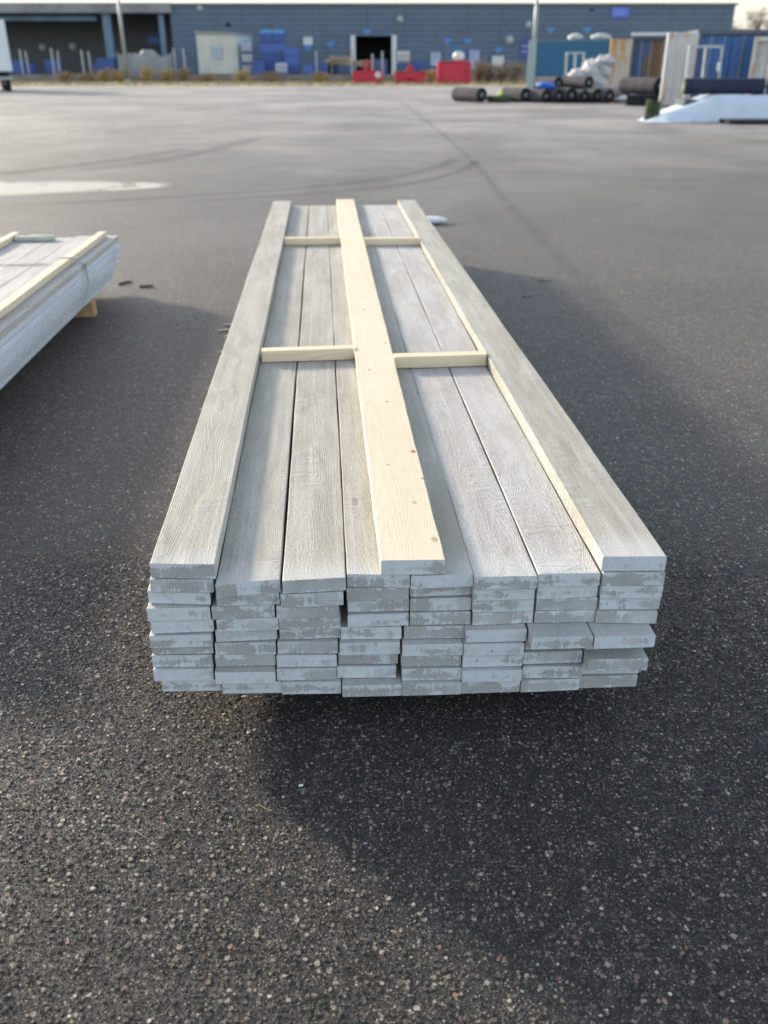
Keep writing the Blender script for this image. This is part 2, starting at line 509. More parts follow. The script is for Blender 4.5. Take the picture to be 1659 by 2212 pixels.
def axis(lo, hi, step, end_lo, end_hi, g_lo, g_hi):
    mid = list(np.arange(lo, hi + step * 0.5, step))
    a = []; s = step; x = lo
    while x > end_lo:
        s *= g_lo; x -= s; a.append(x)
    b = []; s = step; x = mid[-1]
    while x < end_hi:
        s *= g_hi; x += s; b.append(x)
    return np.array(a[::-1] + mid + b)

YARD_END = 80.0
gxs = axis(-1.1, 1.1, 0.0025, -110, 110, 1.035, 1.035)
gys = axis(0.80, 2.5, 0.0025, -12, YARD_END, 1.25, 1.03)
gys[-1] = YARD_END
nx, ny = len(gxs), len(gys)
co = np.zeros((ny, nx, 3), dtype=np.float32)
co[:, :, 0] = gxs[None, :]
co[:, :, 1] = gys[:, None]
idx = np.arange(nx * ny).reshape(ny, nx)
q = np.stack([idx[:-1, :-1], idx[:-1, 1:], idx[1:, 1:], idx[1:, :-1]], -1).reshape(-1, 4)
me = bpy.data.meshes.new('asphalt_yard')
me.vertices.add(nx * ny)
me.vertices.foreach_set('co', co.ravel())
nq = len(q)
me.loops.add(nq * 4)
me.loops.foreach_set('vertex_index', q.ravel().astype(np.int32))
me.polygons.add(nq)
me.polygons.foreach_set('loop_start', (np.arange(nq) * 4).astype(np.int32))
cx = (gxs[:-1] + gxs[1:]) / 2
cy = (gys[:-1] + gys[1:]) / 2
near = (np.abs(cx)[None, :] < 1.6) & (cy[:, None] > 0.6) & (cy[:, None] < 3.6)
me.polygons.foreach_set('material_index', np.where(near, 0, 1).ravel().astype(np.int32))
me.materials.append(M_ASPH_NEAR)
me.materials.append(M_ASPH)
me.update(calc_edges=True)
yard = bpy.data.objects.new('asphalt_yard', me)
col.objects.link(yard)
tag(yard, kind='structure')

# the land beyond and below the yard
g = G('soil')
P = g.n('NewGeometry').outputs['Position']
f1 = g.noise(P, 0.5, 6.0, 0.65)
g.base(g.mix(g.ramp(f1, 0.35, 0.65), (.085, .072, .045), (.16, .135, .085)))
g.rough(0.95)
M_SOIL = g.mat
gr = MB()
gr.box(-900, 900, -300, 1500, -1.0, -0.02)
tag(gr.build('ground', M_SOIL), kind='structure')

# raised yard in front of the warehouse
RY = 0.58
g = G('gravel')
P = g.n('NewGeometry').outputs['Position']
g.base(g.mix(g.ramp(g.noise(P, 0.35, 5.0, 0.6), 0.35, 0.65), (.14, .125, .115), (.24, .22, .205)))
g.rough(0.9)
M_GRAVEL = g.mat
ry = MB()
ry.box(-160, 160, 100.4, 300, -0.5, RY)
tag(ry.build('raised_yard', M_GRAVEL), kind='structure')

# grass verge
g = G('verge')
P = g.n('NewGeometry').outputs['Position']
vcol = g.mix(g.ramp(g.noise(g.mapped(P, (0.3, 1, 1)), 0.4, 5.0, 0.6), 0.35, 0.65), (.22, .19, .07), (.34, .26, .14))
g.base(vcol)
g.rough(0.95)
M_VERGE = g.mat
vg = MB()
nseg = 120
edge = [(-110 + 220 * i / nseg, YARD_END - 0.8 + 1.3 * math.sin(i * 1.7) * math.sin(i * 0.61)) for i in range(nseg + 1)]
vs = [(x, y, 0.012) for x, y in edge] + [(x, 99.95, 0.012) for x, y in edge]
n1_ = nseg + 1
vg.add(vs, [(i, i + 1, n1_ + i + 1, n1_ + i) for i in range(nseg)])
tag(vg.build('verge', M_VERGE), kind='structure')

# grass tufts on it
g = G('grass_blades')
P = g.n('NewGeometry').outputs['Position']
g.base(g.mix(g.ramp(g.noise(g.mapped(P, (0.2, 1, 1)), 0.5, 3.0), 0.4, 0.6), (.22, .21, .07), (.38, .29, .14)))
g.rough(0.8)
M_GRASS = g.mat
gb = MB()
r2 = random.Random(5)
for i in range(9000):
    y = YARD_END + 0.2 + 18.5 * r2.random() ** 1.3
    x = r2.uniform(-0.5, 0.5) * (y * 0.98 + 4)
    h = r2.uniform(0.05, 0.22) * (1.7 if r2.random() < 0.12 else 1)
    a = r2.uniform(0, math.pi)
    w = r2.uniform(0.02, 0.07)
    dx, dy = math.cos(a) * w, math.sin(a) * w
    lx, ly = r2.uniform(-.08, .08), r2.uniform(-.08, .08)
    gb.add([(x - dx, y - dy, 0.0), (x + dx, y + dy, 0.0), (x + lx, y + ly, h)], [(0, 1, 2)])
tag(gb.build('grass', M_GRASS), 'low yellow-green grass along the far edge of the asphalt', 'grass', kind='stuff')

# ------------------------------------------------------------------ marks lying on the asphalt
def decal_mat(name, c, cover=0.5, scale=(3, 3, 3), soft=0.2, alpha=1.0, edge=0.3):
    g = G(name)
    P = g.n('NewGeometry').outputs['Position']
    f = g.noise(g.mapped(P, scale), 1.0, 5.0, 0.65)
    uv = g.n('SeparateXYZ', {0: g.obj('UV')}).outputs
    e = g.math('SUBTRACT', 0.5, g.math('ABSOLUTE', g.math('SUBTRACT', uv[1], 0.5)))
    e = g.math('MULTIPLY', g.ramp(e, 0.0, edge), g.ramp(g.math('SUBTRACT', 0.5, g.math('ABSOLUTE', g.math('SUBTRACT', uv[0], 0.5))), 0.0, 0.10))
    fine = g.noise(P, 150, 3.0)
    g.base(g.mix(g.ramp(fine, 0.35, 0.65), tuple(x * 0.8 for x in c), c))
    g.rough(0.8)
    g.set(g.p.inputs['Alpha'], g.math('MULTIPLY', g.math('MULTIPLY', g.ramp(f, cover - soft, cover + soft), e), alpha))
    return g.mat

def strip(name, pts, width, mat, z=0.004, n=60):
    """Smooth ribbon through ground points."""
    P = [Vector((x, y, 0)) for x, y in pts]
    P = [P[0] * 2 - P[1]] + P + [P[-1] * 2 - P[-2]]
    out = []
    m = len(P) - 3
    for i in range(n + 1):
        t = i / n * m
        k = min(int(t), m - 1); t -= k
        a, b, c, d = P[k], P[k + 1], P[k + 2], P[k + 3]
        out.append(0.5 * ((2 * b) + (c - a) * t + (2 * a - 5 * b + 4 * c - d) * t * t + (3 * b - a - 3 * c + d) * t ** 3))
    vs = []
    for i, p in enumerate(out):
        tdir = (out[min(i + 1, n)] - out[max(i - 1, 0)]).normalized()
        nrm = Vector((-tdir.y, tdir.x, 0))
        w = width(i / n) if callable(width) else width
        vs += [p - nrm * w / 2 + Vector((0, 0, z)), p + nrm * w / 2 + Vector((0, 0, z))]
    mb = MB().add(vs, [(2 * i, 2 * i + 2, 2 * i + 3, 2 * i + 1) for i in range(n)])
    o = mb.build(name, mat)
    uvl = o.data.uv_layers.new(name='uv')
    for li, l in enumerate(o.data.loops):
        vi = l.vertex_index
        uvl.data[li].uv = ((vi // 2) / n, vi % 2)
    tag(o, kind='structure')
    return o

M_SAND = decal_mat('spilt_sand', (.46, .44, .385), 0.38, (1.3, 1.0, 1), 0.10, 0.95, 0.30)
strip('sand_patch', [ground_at(-120, 408), ground_at(0, 408), ground_at(120, 405), ground_at(250, 403), ground_at(385, 399)],
      lambda t: 2.6 * (1 - t) ** 0.55 + 0.25, M_SAND)
M_LINE = decal_mat('worn_line_paint', (.50, .50, .48), 0.52, (1.5, 1.5, 1), 0.16, 0.75, 0.2)
strip('painted_line', [ground_at(-60, 330), ground_at(60, 303), ground_at(160, 284), ground_at(272, 266)], 0.22, M_LINE)
strip('painted_line', [ground_at(262, 264), ground_at(400, 262), ground_at(545, 258)], 0.30, M_LINE)
strip('painted_line', [ground_at(1000, 262), ground_at(1100, 264), ground_at(1200, 266)], 0.30, M_LINE)
M_FROST = decal_mat('pale_dust', (.46, .48, .52), 0.50, (.5, .9, 1), 0.15, 0.55, 0.4)
strip('dust_patch', [ground_at(1470, 283), ground_at(1560, 284), ground_at(1720, 290)], 2.4, M_FROST, 0.005)
strip('dust_patch', [ground_at(1230, 232), ground_at(1330, 236), ground_at(1420, 240)], 3.2, M_FROST, 0.005)
M_TYRE = decal_mat('tyre_rubber', (.035, .035, .037), 0.45, (1.2, 1.2, 1), 0.35, 0.34, 0.45)
strip('tyre_mark', [ground_at(-40, 447), ground_at(200, 436), ground_at(400, 424), ground_at(600, 412), ground_at(760, 396), ground_at(880, 378),
                    ground_at(960, 356), ground_at(985, 338)], 0.28, M_TYRE, 0.006)
strip('tyre_mark', [ground_at(380, 436), ground_at(600, 424), ground_at(790, 410), ground_at(930, 388), ground_at(1010, 362), ground_at(1030, 345)], 0.26, M_TYRE, 0.007)
strip('tyre_mark', [ground_at(150, 372), ground_at(330, 348), ground_at(470, 322), ground_at(560, 296)], 0.8, M_TYRE, 0.008)
strip('tyre_mark', [ground_at(-40, 380), ground_at(130, 362), ground_at(300, 340), ground_at(420, 318)], 0.7, M_TYRE, 0.009)
M_SEAM = decal_mat('open_seam', (.085, .070, .056), 0.50, (2.0, 1.2, 1), 0.3, 0.19, 0.5)
strip('asphalt_seam', [ground_at(845, 205), ground_at(905, 250), ground_at(1000, 330), ground_at(1105, 450), ground_at(1200, 548), ground_at(1330, 680),
                       ground_at(1450, 775), ground_at(1640, 900), ground_at(1800, 1010)], lambda t: 0.34 - 0.1 * t, M_SEAM, 0.010, 90)
M_CRACK = decal_mat('tar_crack', (.022, .021, .020), 0.5, (2, 2, 1), 0.25, 0.14, 0.5)
strip('asphalt_crack', [ground_at(848, 207), ground_at(908, 252), ground_at(1002, 331), ground_at(1108, 452)], 0.09, M_CRACK, 0.012)

# ------------------------------------------------------------------ the timber stack
PHI = 0.0648248
OX, OY = -0.52124, 1.70291
TOPZ = HC - 1.00351
PIT = 0.0366
TH = 0.0349

M_TOP_GREY = painted_top('grey_green_rough_paint', (.41, .395, .34), (.45, .425, .365))
M_TOP_PALE = painted_top('pale_grey_rough_paint', (.52, .505, .49), (.47, .45, .42))
M_END = painted_end('brushed_end_paint')
M_PINE = raw_pine('raw_pine')
KN = [(0.648, 0.62, .009, .95), (0.560 + .06, 0.285, .008, .5), (0.648, 0.085, .010, .55), (0.57, 0.53, .006, .5), (0.655, 0.43, .005, .6),
      (0.60, 1.05, .008, .5), (0.56, 1.4, .009, .5), (0.64, 1.75, .008, .5), (0.58, 2.3, .01, .5)]

def stack_point(x, y, z, O=(OX, OY), phi=PHI):
    c, s = math.cos(phi), math.sin(phi)
    return (O[0] + c * x - s * y, O[1] + s * x + c * y, z)

def board(name, w, th, yl, yr, yend, mats, seed, base, phi, x0, O, ch=0.0022, wane=0.0, warp=0.0004, twist=0.0, nseg=26, yoff=0.0):
    """One sawn board: chamfered arrises, slightly wandering edges, its own skewed sawn end.
    Local x across, y along, z up from its underside; slot 0 long faces, slot 1 sawn ends."""
    rr = random.Random(seed)
    vs = []; fs = []; ms = []
    ph = [rr.uniform(0, 6.28) for _ in range(8)]
    prof = [(ch, 0), (w - ch, 0), (w, ch), (w, th - ch), (w - ch, th), (ch, th), (0, th - ch), (0, ch)]
    for k in range(nseg + 1):
        t = (k / nseg) ** 1.6
        for (px, pz) in prof:
            ys = yl + (yr - yl) * px / w
            y = ys + (yend - ys) * t
            ex = 0.0009 * math.sin(y * 3.1 + ph[0]) + 0.0005 * math.sin(y * 13 + ph[1])
            if px > w / 2 and wane > 0:
                ex -= wane * (0.5 + 0.5 * math.sin(y * 21 + ph[3]) * math.sin(y * 5.3 + ph[4])) ** 3
            if px < ch * 1.5 or px > w - ch * 1.5:
                ex += 0.0003 * math.sin(y * 47 + ph[2])
            ez = warp * math.sin(y * 1.1 + ph[5]) + (rr.uniform(-1, 1) * 0.00025 if 0 < k < nseg else 0)
            if twist and pz > 0:
                ez += twist * (1 - px / w) * max(0, 1 - t * 5)
            vs.append((px + ex, y, pz + ez))
    for k in range(nseg):
        for i in range(8):
            j = (i + 1) % 8
            fs.append((k * 8 + i, k * 8 + j, k * 8 + 8 + j, k * 8 + 8 + i)); ms.append(0)
    fs.append(tuple(range(7, -1, -1))); ms.append(1)
    fs.append(tuple(nseg * 8 + i for i in range(8))); ms.append(1)
    mb = MB(); mb.v = vs; mb.f = fs; mb.m = ms
    return mb.build(name, mats, None, stack_point(x0, yoff, base, O, phi), phi)

ROWS = [
[(-0.009, 0.141, 0.015, 0.001), (-0.014, 0.135, 0.013, 0.003), (-0.028, 0.126, 0.024, 0.008), (-0.028, 0.122, 0.004, 0.001), (-0.023, 0.125, 0.006, 0.007), (-0.032, 0.121, -0.0, -0.003), (-0.031, 0.115, 0.025, 0.021), (-0.041, 0.114, 0.025, 0.018), (-0.037, 0.111, 0.017, 0.011), (-0.023, 0.126, 0.024, 0.018)],
[None, (0.138, 0.285, -0.021, -0.006), (0.136, 0.281, 0.0, -0.0), (0.124, 0.269, 0.001, 0.003), (0.128, 0.274, 0.003, 0.004), (0.123, 0.269, 0.015, 0.018), (0.118, 0.265, 0.015, 0.008), (0.115, 0.261, 0.017, 0.014), (0.114, 0.26, -0.003, -0.009), (0.127, 0.273, 0.006, 0.0)],
[None, (0.29, 0.435, -0.014, -0.007), (0.283, 0.428, -0.015, -0.013), (0.271, 0.419, -0.005, -0.009), (0.276, 0.42, 0.002, -0.0), (0.274, 0.418, 0.015, 0.014), (0.268, 0.411, 0.01, 0.002), (0.265, 0.408, 0.006, -0.001), (0.262, 0.406, 0.001, -0.004), (0.274, 0.417, -0.006, -0.012)],
[None, (0.439, 0.581, 0.008, -0.007), (0.436, 0.58, 0.003, -0.001), (0.44, 0.582, 0.013, 0.009), (0.438, 0.581, 0.003, 0.002), (0.42, 0.563, 0.007, -0.001), (0.418, 0.561, -0.007, -0.01), (0.412, 0.557, 0.009, 0.001), (0.409, 0.551, 0.002, -0.006), (0.42, 0.563, -0.026, -0.03)],
[None, (0.582, 0.729, -0.013, -0.01), (0.583, 0.727, 0.012, 0.012), (0.586, 0.729, 0.006, 0.003), (0.584, 0.728, 0.002, -0.002), (0.571, 0.714, -0.0, -0.006), (0.567, 0.71, -0.021, -0.025), (0.563, 0.707, -0.012, -0.017), (0.565, 0.707, -0.019, -0.024), (0.563, 0.707, -0.031, -0.034)],
[None, (0.727, 0.87, -0.024, -0.029), (0.728, 0.872, -0.017, -0.016), (0.731, 0.876, -0.009, -0.011), (0.731, 0.877, -0.008, -0.006), (0.715, 0.861, -0.025, -0.029), (0.711, 0.857, -0.029, -0.034), (0.711, 0.853, -0.024, -0.028), (0.708, 0.852, -0.036, -0.04), (0.708, 0.851, -0.032, -0.034)],
[None, (0.875, 1.023, -0.022, -0.026), (0.877, 1.024, -0.019, -0.015), (0.88, 1.027, -0.009, -0.015), (0.879, 1.026, -0.008, -0.012), (0.863, 1.01, -0.063, -0.066), (0.863, 1.006, -0.012, -0.014), (0.862, 1.0, -0.021, -0.023), (0.856, 1.001, -0.028, -0.036), (0.851, 0.998, -0.036, -0.036)],
[(1.025, 1.171, -0.021, -0.029), (1.025, 1.169, -0.026, -0.034), (1.027, 1.174, -0.023, -0.032), (1.027, 1.179, -0.016, -0.022), (1.025, 1.172, -0.017, -0.029), (1.012, 1.156, -0.071, -0.072), (1.010, 1.154, -0.022, -0.024), (1.006, 1.153, -0.058, -0.064), (1.004, 1.145, -0.021, -0.027), (1.002, 1.142, -0.03, -0.032)],
]
ORD = ['first', 'second', 'third', 'fourth', 'fifth', 'sixth', 'seventh', 'eighth', 'ninth', 'tenth']
last_x = {}
for ci, rows in enumerate(ROWS):
    for r, t in enumerate(rows):
        if t is None: continue
        xl, xr, yl, yr = t
        w = 0.1440 if r else 0.1470
        xc = (xl + xr) / 2
        x0 = xc - w / 2
        if r in last_x and r > 0:
            x0 = max(x0, last_x[r] + 0.0008)
        last_x[r] = x0 + w
        z = TOPZ - (r + 1) * PIT + 0.0004
        pale = ci in (5, 6) if r == 1 else (rng.random() < 0.4)
        mt = M_TOP_PALE if pale else M_TOP_GREY
        if r == 0: mt = M_TOP_GREY
        th = TH if r else 0.0385
        tw = 0.0
        o = board('timber_board', w, th, yl, yr, 5.99 + rng.uniform(-.015, .012), [mt, M_END], 100 + ci * 13 + r, z, PHI, x0, (OX, OY),
                  warp=0.0003, twist=tw)
        if r == 0:
            side = 'left' if ci == 0 else 'right'
            tag(o, 'raised grey-painted board lying along the %s edge on top of the near stack' % side, 'board', 'raised boards on top of the near stack')
        elif r == 1:
            extra = {0: 'under the raised left board', 1: 'beside the raised left board, its end tilted', 2: 'between two dark open joints',
                     3: 'half under the raw pine plank', 4: 'shaded, right of the pine plank',
                     5: 'pale, right of the shaded one', 6: 'pale, beside the raised right board', 7: 'under the raised right board'}[ci]
            tag(o, 'grey board, %s from left in top layer, %s' % (ORD[ci], extra), 'board', 'grey-painted boards of the near stack')
        else:
            extra = ''
            if (ci, r) == (6, 5): extra = ', pushed out over the ones below'
            elif (ci, r) == (7, 5): extra = ', rings showing, pushed out'
            elif (ci, r) == (7, 7): extra = ', jutting out at the corner'
            elif ci == 0: extra = ', at the left corner'
            elif ci == 7: extra = ', at the right corner'
            tag(o, 'grey board end, %s from left, %s full layer down%s' % (ORD[ci], ORD[r - 1], extra), 'board', 'grey-painted boards of the near stack')

# raw pine plank down the middle
M_PLANK = raw_pine('raw_pine_knotty', [(a - 0.5139, b, c_, d_) for a, b, c_, d_ in KN])
o = board('pine_plank', 0.1465, 0.0385, -0.006, -0.012, 6.06, [M_PLANK, M_END], 7, TOPZ - PIT + 0.0004, PHI, 0.5139, (OX, OY), wane=0.0014, nseg=160)
tag(o, 'raw yellow pine plank with knots lying down the middle of the near stack', 'plank')

# four short pine battens across
def batten(x0, x1, y, dy, h, dep, seed, rot, label):
    rr = random.Random(seed)
    mb = MB()
    n = 14
    prof = [(0.002, 0), (dep - .002, 0), (dep, .002), (dep, h - .002), (dep - .002, h), (.002, h), (0, h - .002), (0, .002)]
    L = x1 - x0
    vs = []; fs = []; ms = []
    for k in range(n + 1):
        x = L * k / n
        for py, pz in prof:
            vs.append((x, py + 0.0008 * math.sin(x * 17 + seed) + rr.uniform(-.0002, .0002), pz + rr.uniform(-.0003, .0003) * (pz > 0)))
    for k in range(n):
        for i in range(8):
            j = (i + 1) % 8
            fs.append((k * 8 + i, k * 8 + 8 + i, k * 8 + 8 + j, k * 8 + j)); ms.append(0)
    fs.append(tuple(range(8))); ms.append(0)
    fs.append(tuple(n * 8 + 7 - i for i in range(8))); ms.append(0)
    mb.v = vs; mb.f = fs; mb.m = ms
    o = mb.build('batten', [M_BAT], None, stack_point(x0, y, TOPZ - PIT + 0.0012), PHI + rot)
    return tag(o, label, 'batten', 'pine battens across the near stack')

# batten grain runs along x: rotate the field
g = G('raw_pine_batten')
co_ = g.mapped(g.obj(), (1, 1, 1), rot=(0, 0, math.pi / 2))
shift, w_, r_ = rnd_shift(g)
fld, s_ = grain_field(g, co_, shift, w_)
ring = g.math('MULTIPLY_ADD', g.math('SINE', g.math('MULTIPLY', fld, 1100.0)), 0.5, 0.5)
c_ = g.mix(g.noise(g.mapped(g.obj(), (3, 20, 20)), 1.0, 4.0), (.66, .53, .35), (.78, .66, .47))
c_ = g.mix(g.math('MULTIPLY', g.ramp(ring, 0.5, 1.0), 0.3), c_, (.52, .36, .18))
kk = knots(g, co_, shift, 12, 8)
c_ = g.mix(g.ramp(kk, 0.09, 0.05, 0.0, 0.6), c_, (.30, .15, .07))
g.base(c_); g.rough(0.6); g.spec(0.3)
g.norm(g.bump(g.noise(g.mapped(g.obj(), (20, 500, 500)), 1.0, 3.0), 0.0005))
M_BAT = g.mat
batten(0.1500, 0.5110, 1.634, 0, 0.0455, 0.050, 1, 0.050, 'left one of the two nearer pine battens, with a red-brown knot')
batten(0.6630, 1.0180, 1.523, 0, 0.0455, 0.052, 2, 0.035, 'right one of the two nearer pine battens')
batten(0.1500, 0.5100, 4.170, 0, 0.0440, 0.050, 3, -0.010, 'left one of the two farther pine battens')
batten(0.6640, 1.0160, 4.125, 0, 0.0440, 0.050, 4, -0.030, 'right one of the two farther pine battens')

# bearers on the ground
M_BEARER = raw_pine('orange_pine', (), (.50, .29, .12), (.58, .36, .17))
def bearer(y, x0, x1, O, phi, label, grp, h=0.0985, d=0.09):
    mb = MB().box(0, x1 - x0, -d / 2, d / 2, 0, h, c=0.003)
    o = mb.build('bearer', M_BEARER, None, stack_point(x0, y, 0.001, O, phi), phi)
    return tag(o, label, 'bearer', grp)
BY = [0.62, 1.78, 3.6, 5.2]
for i, y in enumerate(BY):
    bearer(y, -0.045 if i == 1 else 0.0, 1.14, (OX, OY), PHI,
           ['orange wooden bearer under the near stack, closest to its sawn front', 'orange wooden bearer under the near stack, its end peeking out at the left',
            'orange wooden bearer under the back half of the near stack', 'orange wooden bearer under the far end of the near stack'][i], 'bearers under the near stack')

# ------------------------------------------------------------------ the second stack, to the left
PHB = R(3.3)
ux, uy = -math.sin(PHB), math.cos(PHB)
LB = 3.9
OB = (-1.895 - LB * ux - 1.168 * math.cos(PHB), 6.46 - LB * uy - 1.168 * math.sin(PHB))
M_SHADE_BLUE = painted_top('left_stack_shade_blue', (.68, .75, .84), (.72, .78, .85), 0.30, 0.4)  # skylit blue of the shaded side put into the paint colour
rb = random.Random(21)
BH = 0.096
for r in range(8):
    z = BH + 0.001 + r * 0.0366
    for c_i in range(8):
        off = rb.uniform(-.004, .004)
        lean = 0.065 * (1 - r / 7) ** 1.2 - (0.012 if 3 <= r <= 5 else 0)
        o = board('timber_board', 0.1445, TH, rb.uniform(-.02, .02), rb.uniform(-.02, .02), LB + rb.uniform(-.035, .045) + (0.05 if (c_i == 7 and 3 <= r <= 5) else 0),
                  [M_TOP_PALE if r == 7 else M_SHADE_BLUE, M_END], 900 + r * 10 + c_i, z, PHB, 0.146 * c_i - lean + (off if c_i in (0, 7) and r < 7 else 0), OB, nseg=14)
        if r == 7:
            lab = 'pale grey board in the top layer of the left stack, %s from its right edge' % ORD[7 - c_i] if c_i < 7 else \
                'pale grey board forming the narrow ledge outside the lath of the left stack'
        elif c_i == 7:
            lab = 'pale blue-shaded board on the right side of the left stack, %s from the bottom' % ORD[r]
        elif c_i == 0:
            lab = 'pale board on the far left side of the left stack, %s from the bottom' % ORD[r]
        else:
            lab = 'pale board inside the left stack, %s layer from bottom, %s from its right edge' % (ORD[r], ORD[7 - c_i])
        tag(o, lab, 'board', 'boards of the left stack')
ZB = BH + 0.001 + 8 * 0.0366 + 0.0006
def lath(x, w, label, yend=3.89):
    o = board('pine_lath', w, 0.036, 0.0, 0.0, yend, [M_PINE, M_PINE], 40 + int(x * 100), ZB, PHB, x, OB, nseg=30)
    return tag(o, label, 'lath', 'pine laths on the left stack')
lath(1.045, 0.055, 'cream pine lath along the right edge of the left stack')
lath(0.445, 0.055, 'cream pine lath left of the loose offcuts on the left stack')
for i, y in ((0, 0.5), (2, 3.20)):
    bearer(y, 0.02, 1.125, OB, PHB, ['wooden bearer under the near part of the left stack', 'wooden bearer in the shade under the middle of the left stack',
           'orange wooden bearer end showing below the right side of the left stack'][i], 'bearers under the left stack', BH, 0.085)
# offcuts
M_OFF = simple('grey_green_offcut', (.40, .41, .36), 0.75, 0.2, 8)
for (u, v, L, w, a, lab) in [(34, 514, 0.24, 0.055, 0.05, 'grey offcut on the left stack beside the lath'),
                             (66, 511, 0.17, 0.06, -0.15, 'short grey-green offcut on the left stack, farthest from the lath')]:
    px, py = ground_at(u, v, ZB + 0.02)
    o = MB().box(0, L, -w / 2, w / 2, 0, 0.030, c=0.003).build('wood_offcut', M_OFF, None, (px, py, ZB + 0.001), a)
    tag(o, lab, 'offcut', 'offcuts on the left stack')
# strap
M_STRAP = simple('grey_green_strap', (.10, .13, .12), 0.45, 0.2, 10)
sy = 2.92
path = [(1.118, 0.094), (1.182, ZB - 0.12), (1.178, ZB - 0.001), (1.160, ZB + 0.0045), (1.108, ZB + 0.0375), (1.070, ZB + 0.0390), (1.028, ZB + 0.0375), (0.955, ZB + 0.004), (0.72, ZB + 0.0035),
        (0.54, ZB + 0.005), (0.51, ZB + 0.0375), (0.44, ZB + 0.0375), (0.40, ZB + 0.004), (-0.008, ZB + 0.003), (-0.080, 0.094), (1.118, 0.0905)]
mb = MB()
vs = []; fs = []
for (px, pz) in path:
    bow = 0.02 * math.sin(px * 2.6)
    for (yy, zz) in ((-0.008, 0), (0.008, 0), (0.008, 0.0016), (-0.008, 0.0016)):
        vs.append((px + (0.0016 if px > 1.17 and zz else 0), sy + yy - bow, pz + zz))
for k in range(len(path) - 1):
    for i in range(4):
        j = (i + 1) % 4
        fs.append((k * 4 + i, k * 4 + j, k * 4 + 4 + j, k * 4 + 4 + i))
fs += [(3, 2, 1, 0), tuple(len(path) * 4 - 4 + i for i in range(4))]
mb.add(vs, fs)
tag(mb.build('strap', M_STRAP, None, (OB[0], OB[1], 0), PHB), 'thin dark strap bound round the left stack near its far end', 'strap')

# ------------------------------------------------------------------ bits on the asphalt
M_BARK = simple('bark', (.20, .155, .125), 0.9, 0.4, 60, bumpd=0.002)
def shard(name, mat, x, y, L, w, h, seed, rot, label, cat, grp=None, curl=0.0):
    rr = random.Random(seed)
    n = 10
    vs = []; fs = []
    for k in range(n + 1):
        t = k / n
        ww = w * (0.55 + 0.45 * math.sin(math.pi * min(max(t, .05), .95))) * rr.uniform(.8, 1.15)
        cx_, cy_ = L * (t - .5), curl * math.sin(t * math.pi) * L
        for a in range(6):
            an = a / 6 * 2 * math.pi
            vs.append((cx_ + rr.uniform(-.02, .02) * L, cy_ + math.cos(an) * ww / 2, h * 0.5 + math.sin(an) * h / 2 * rr.uniform(.7, 1)))
    for k in range(n):
        for i in range(6):
            j = (i + 1) % 6
            fs.append((k * 6 + i, k * 6 + 6 + i, k * 6 + 6 + j, k * 6 + j))
    fs += [tuple(range(6)), tuple(n * 6 + 5 - i for i in range(6))]
    o = MB().add(vs, fs).build(name, mat, None, (x, y, 0.0), rot)
    return tag(o, label, cat, grp)
x, y = ground_at(271, 614)
shard('bark_piece', M_BARK, x, y, 0.12, 0.03, 0.02, 1, 0.9, 'brown piece of bark on the asphalt nearest the left stack', 'bark', curl=0.3)
x, y = ground_at(316, 620)
shard('bark_piece', M_BARK, x, y, 0.10, 0.026, 0.022, 2, 0.35, 'brown piece of bark standing apart right of the other one', 'bark', curl=-0.1)
x, y = ground_at(1177, 608)
shard('twig', M_BARK, x, y, 0.10, 0.013, 0.008, 3, 0.1, 'dark twig on shaded asphalt right of the near stack, farther one', 'twig')
x, y = ground_at(1140, 642)
shard('twig', M_BARK, x, y, 0.08, 0.011, 0.008, 4, 0.2, 'dark twig on shaded asphalt right of the near stack, nearer one', 'twig')
M_STRAW = simple('straw', (.42, .30, .17), 0.7, 0.2, 30)
for (u, v, L, a, lab) in [(88, 1203, 0.085, 1.2, 'pale pine needle lying on the asphalt at the left'),
                          (572, 1745, 0.035, 2.6, 'short straw near the shadow edge in front of the stack'),
                          (305, 1802, 0.04, 2.5, 'thin brown needle on sunlit asphalt at lower left')]:
    x, y = ground_at(u, v)
    shard('pine_needle', M_STRAW, x, y, L, 0.0022, 0.002, int(u), a, lab, 'needle', curl=0.04)
M_SHAV = simple('wood_shaving', (.62, .60, .55), 0.6, 0.1, 30)
for i, (u, v, L, a) in enumerate([(492, 704, 0.05, 0.3), (487, 716, 0.09, 0.1), (496, 728, 0.06, 0.5), (481, 763, 0.045, 0.2), (438, 888, .02, .1)]):
    x, y = ground_at(u, v)
    shard('wood_shaving', M_SHAV, x, y, L, 0.016, 0.012, 60 + i, a,
          ['white shaving by the near stack, farthest of the five', 'longest white shaving by the left edge of the near stack', 'white shaving just below the longest one',
           'white shaving lying alone beside the near stack', 'tiny pale crumb at the left edge of the near stack'][i], 'shaving', 'white shavings beside the near stack', curl=0.15)
M_CHIP = simple('white_stone', (.70, .70, .68), 0.6, 0.1, 60)
x, y = ground_at(650, 1698)
shard('white_pebble', M_CHIP, x, y, 0.010, 0.007, 0.005, 77, 0.4, 'small white pebble on shaded asphalt in front of the stack', 'pebble')

# white wrapper behind the stack
M_FOIL = simple('white_plastic', (.74, .76, .82), 0.35, 0.06, 6, bumpd=0.01)
x, y = ground_at(930, 484)
vs, fs = blob(0.15, 0.085, 0.035, 3, 0.25, 20, 8, 0.0, 3.0)
o = MB().add(vs, fs).build('plastic_wrapper', M_FOIL, None, (x + 0.02, y + 0.03, 0.002), 0.1, True)
tag(o, 'white crumpled plastic wrapper on the asphalt behind the near stack', 'wrapper')

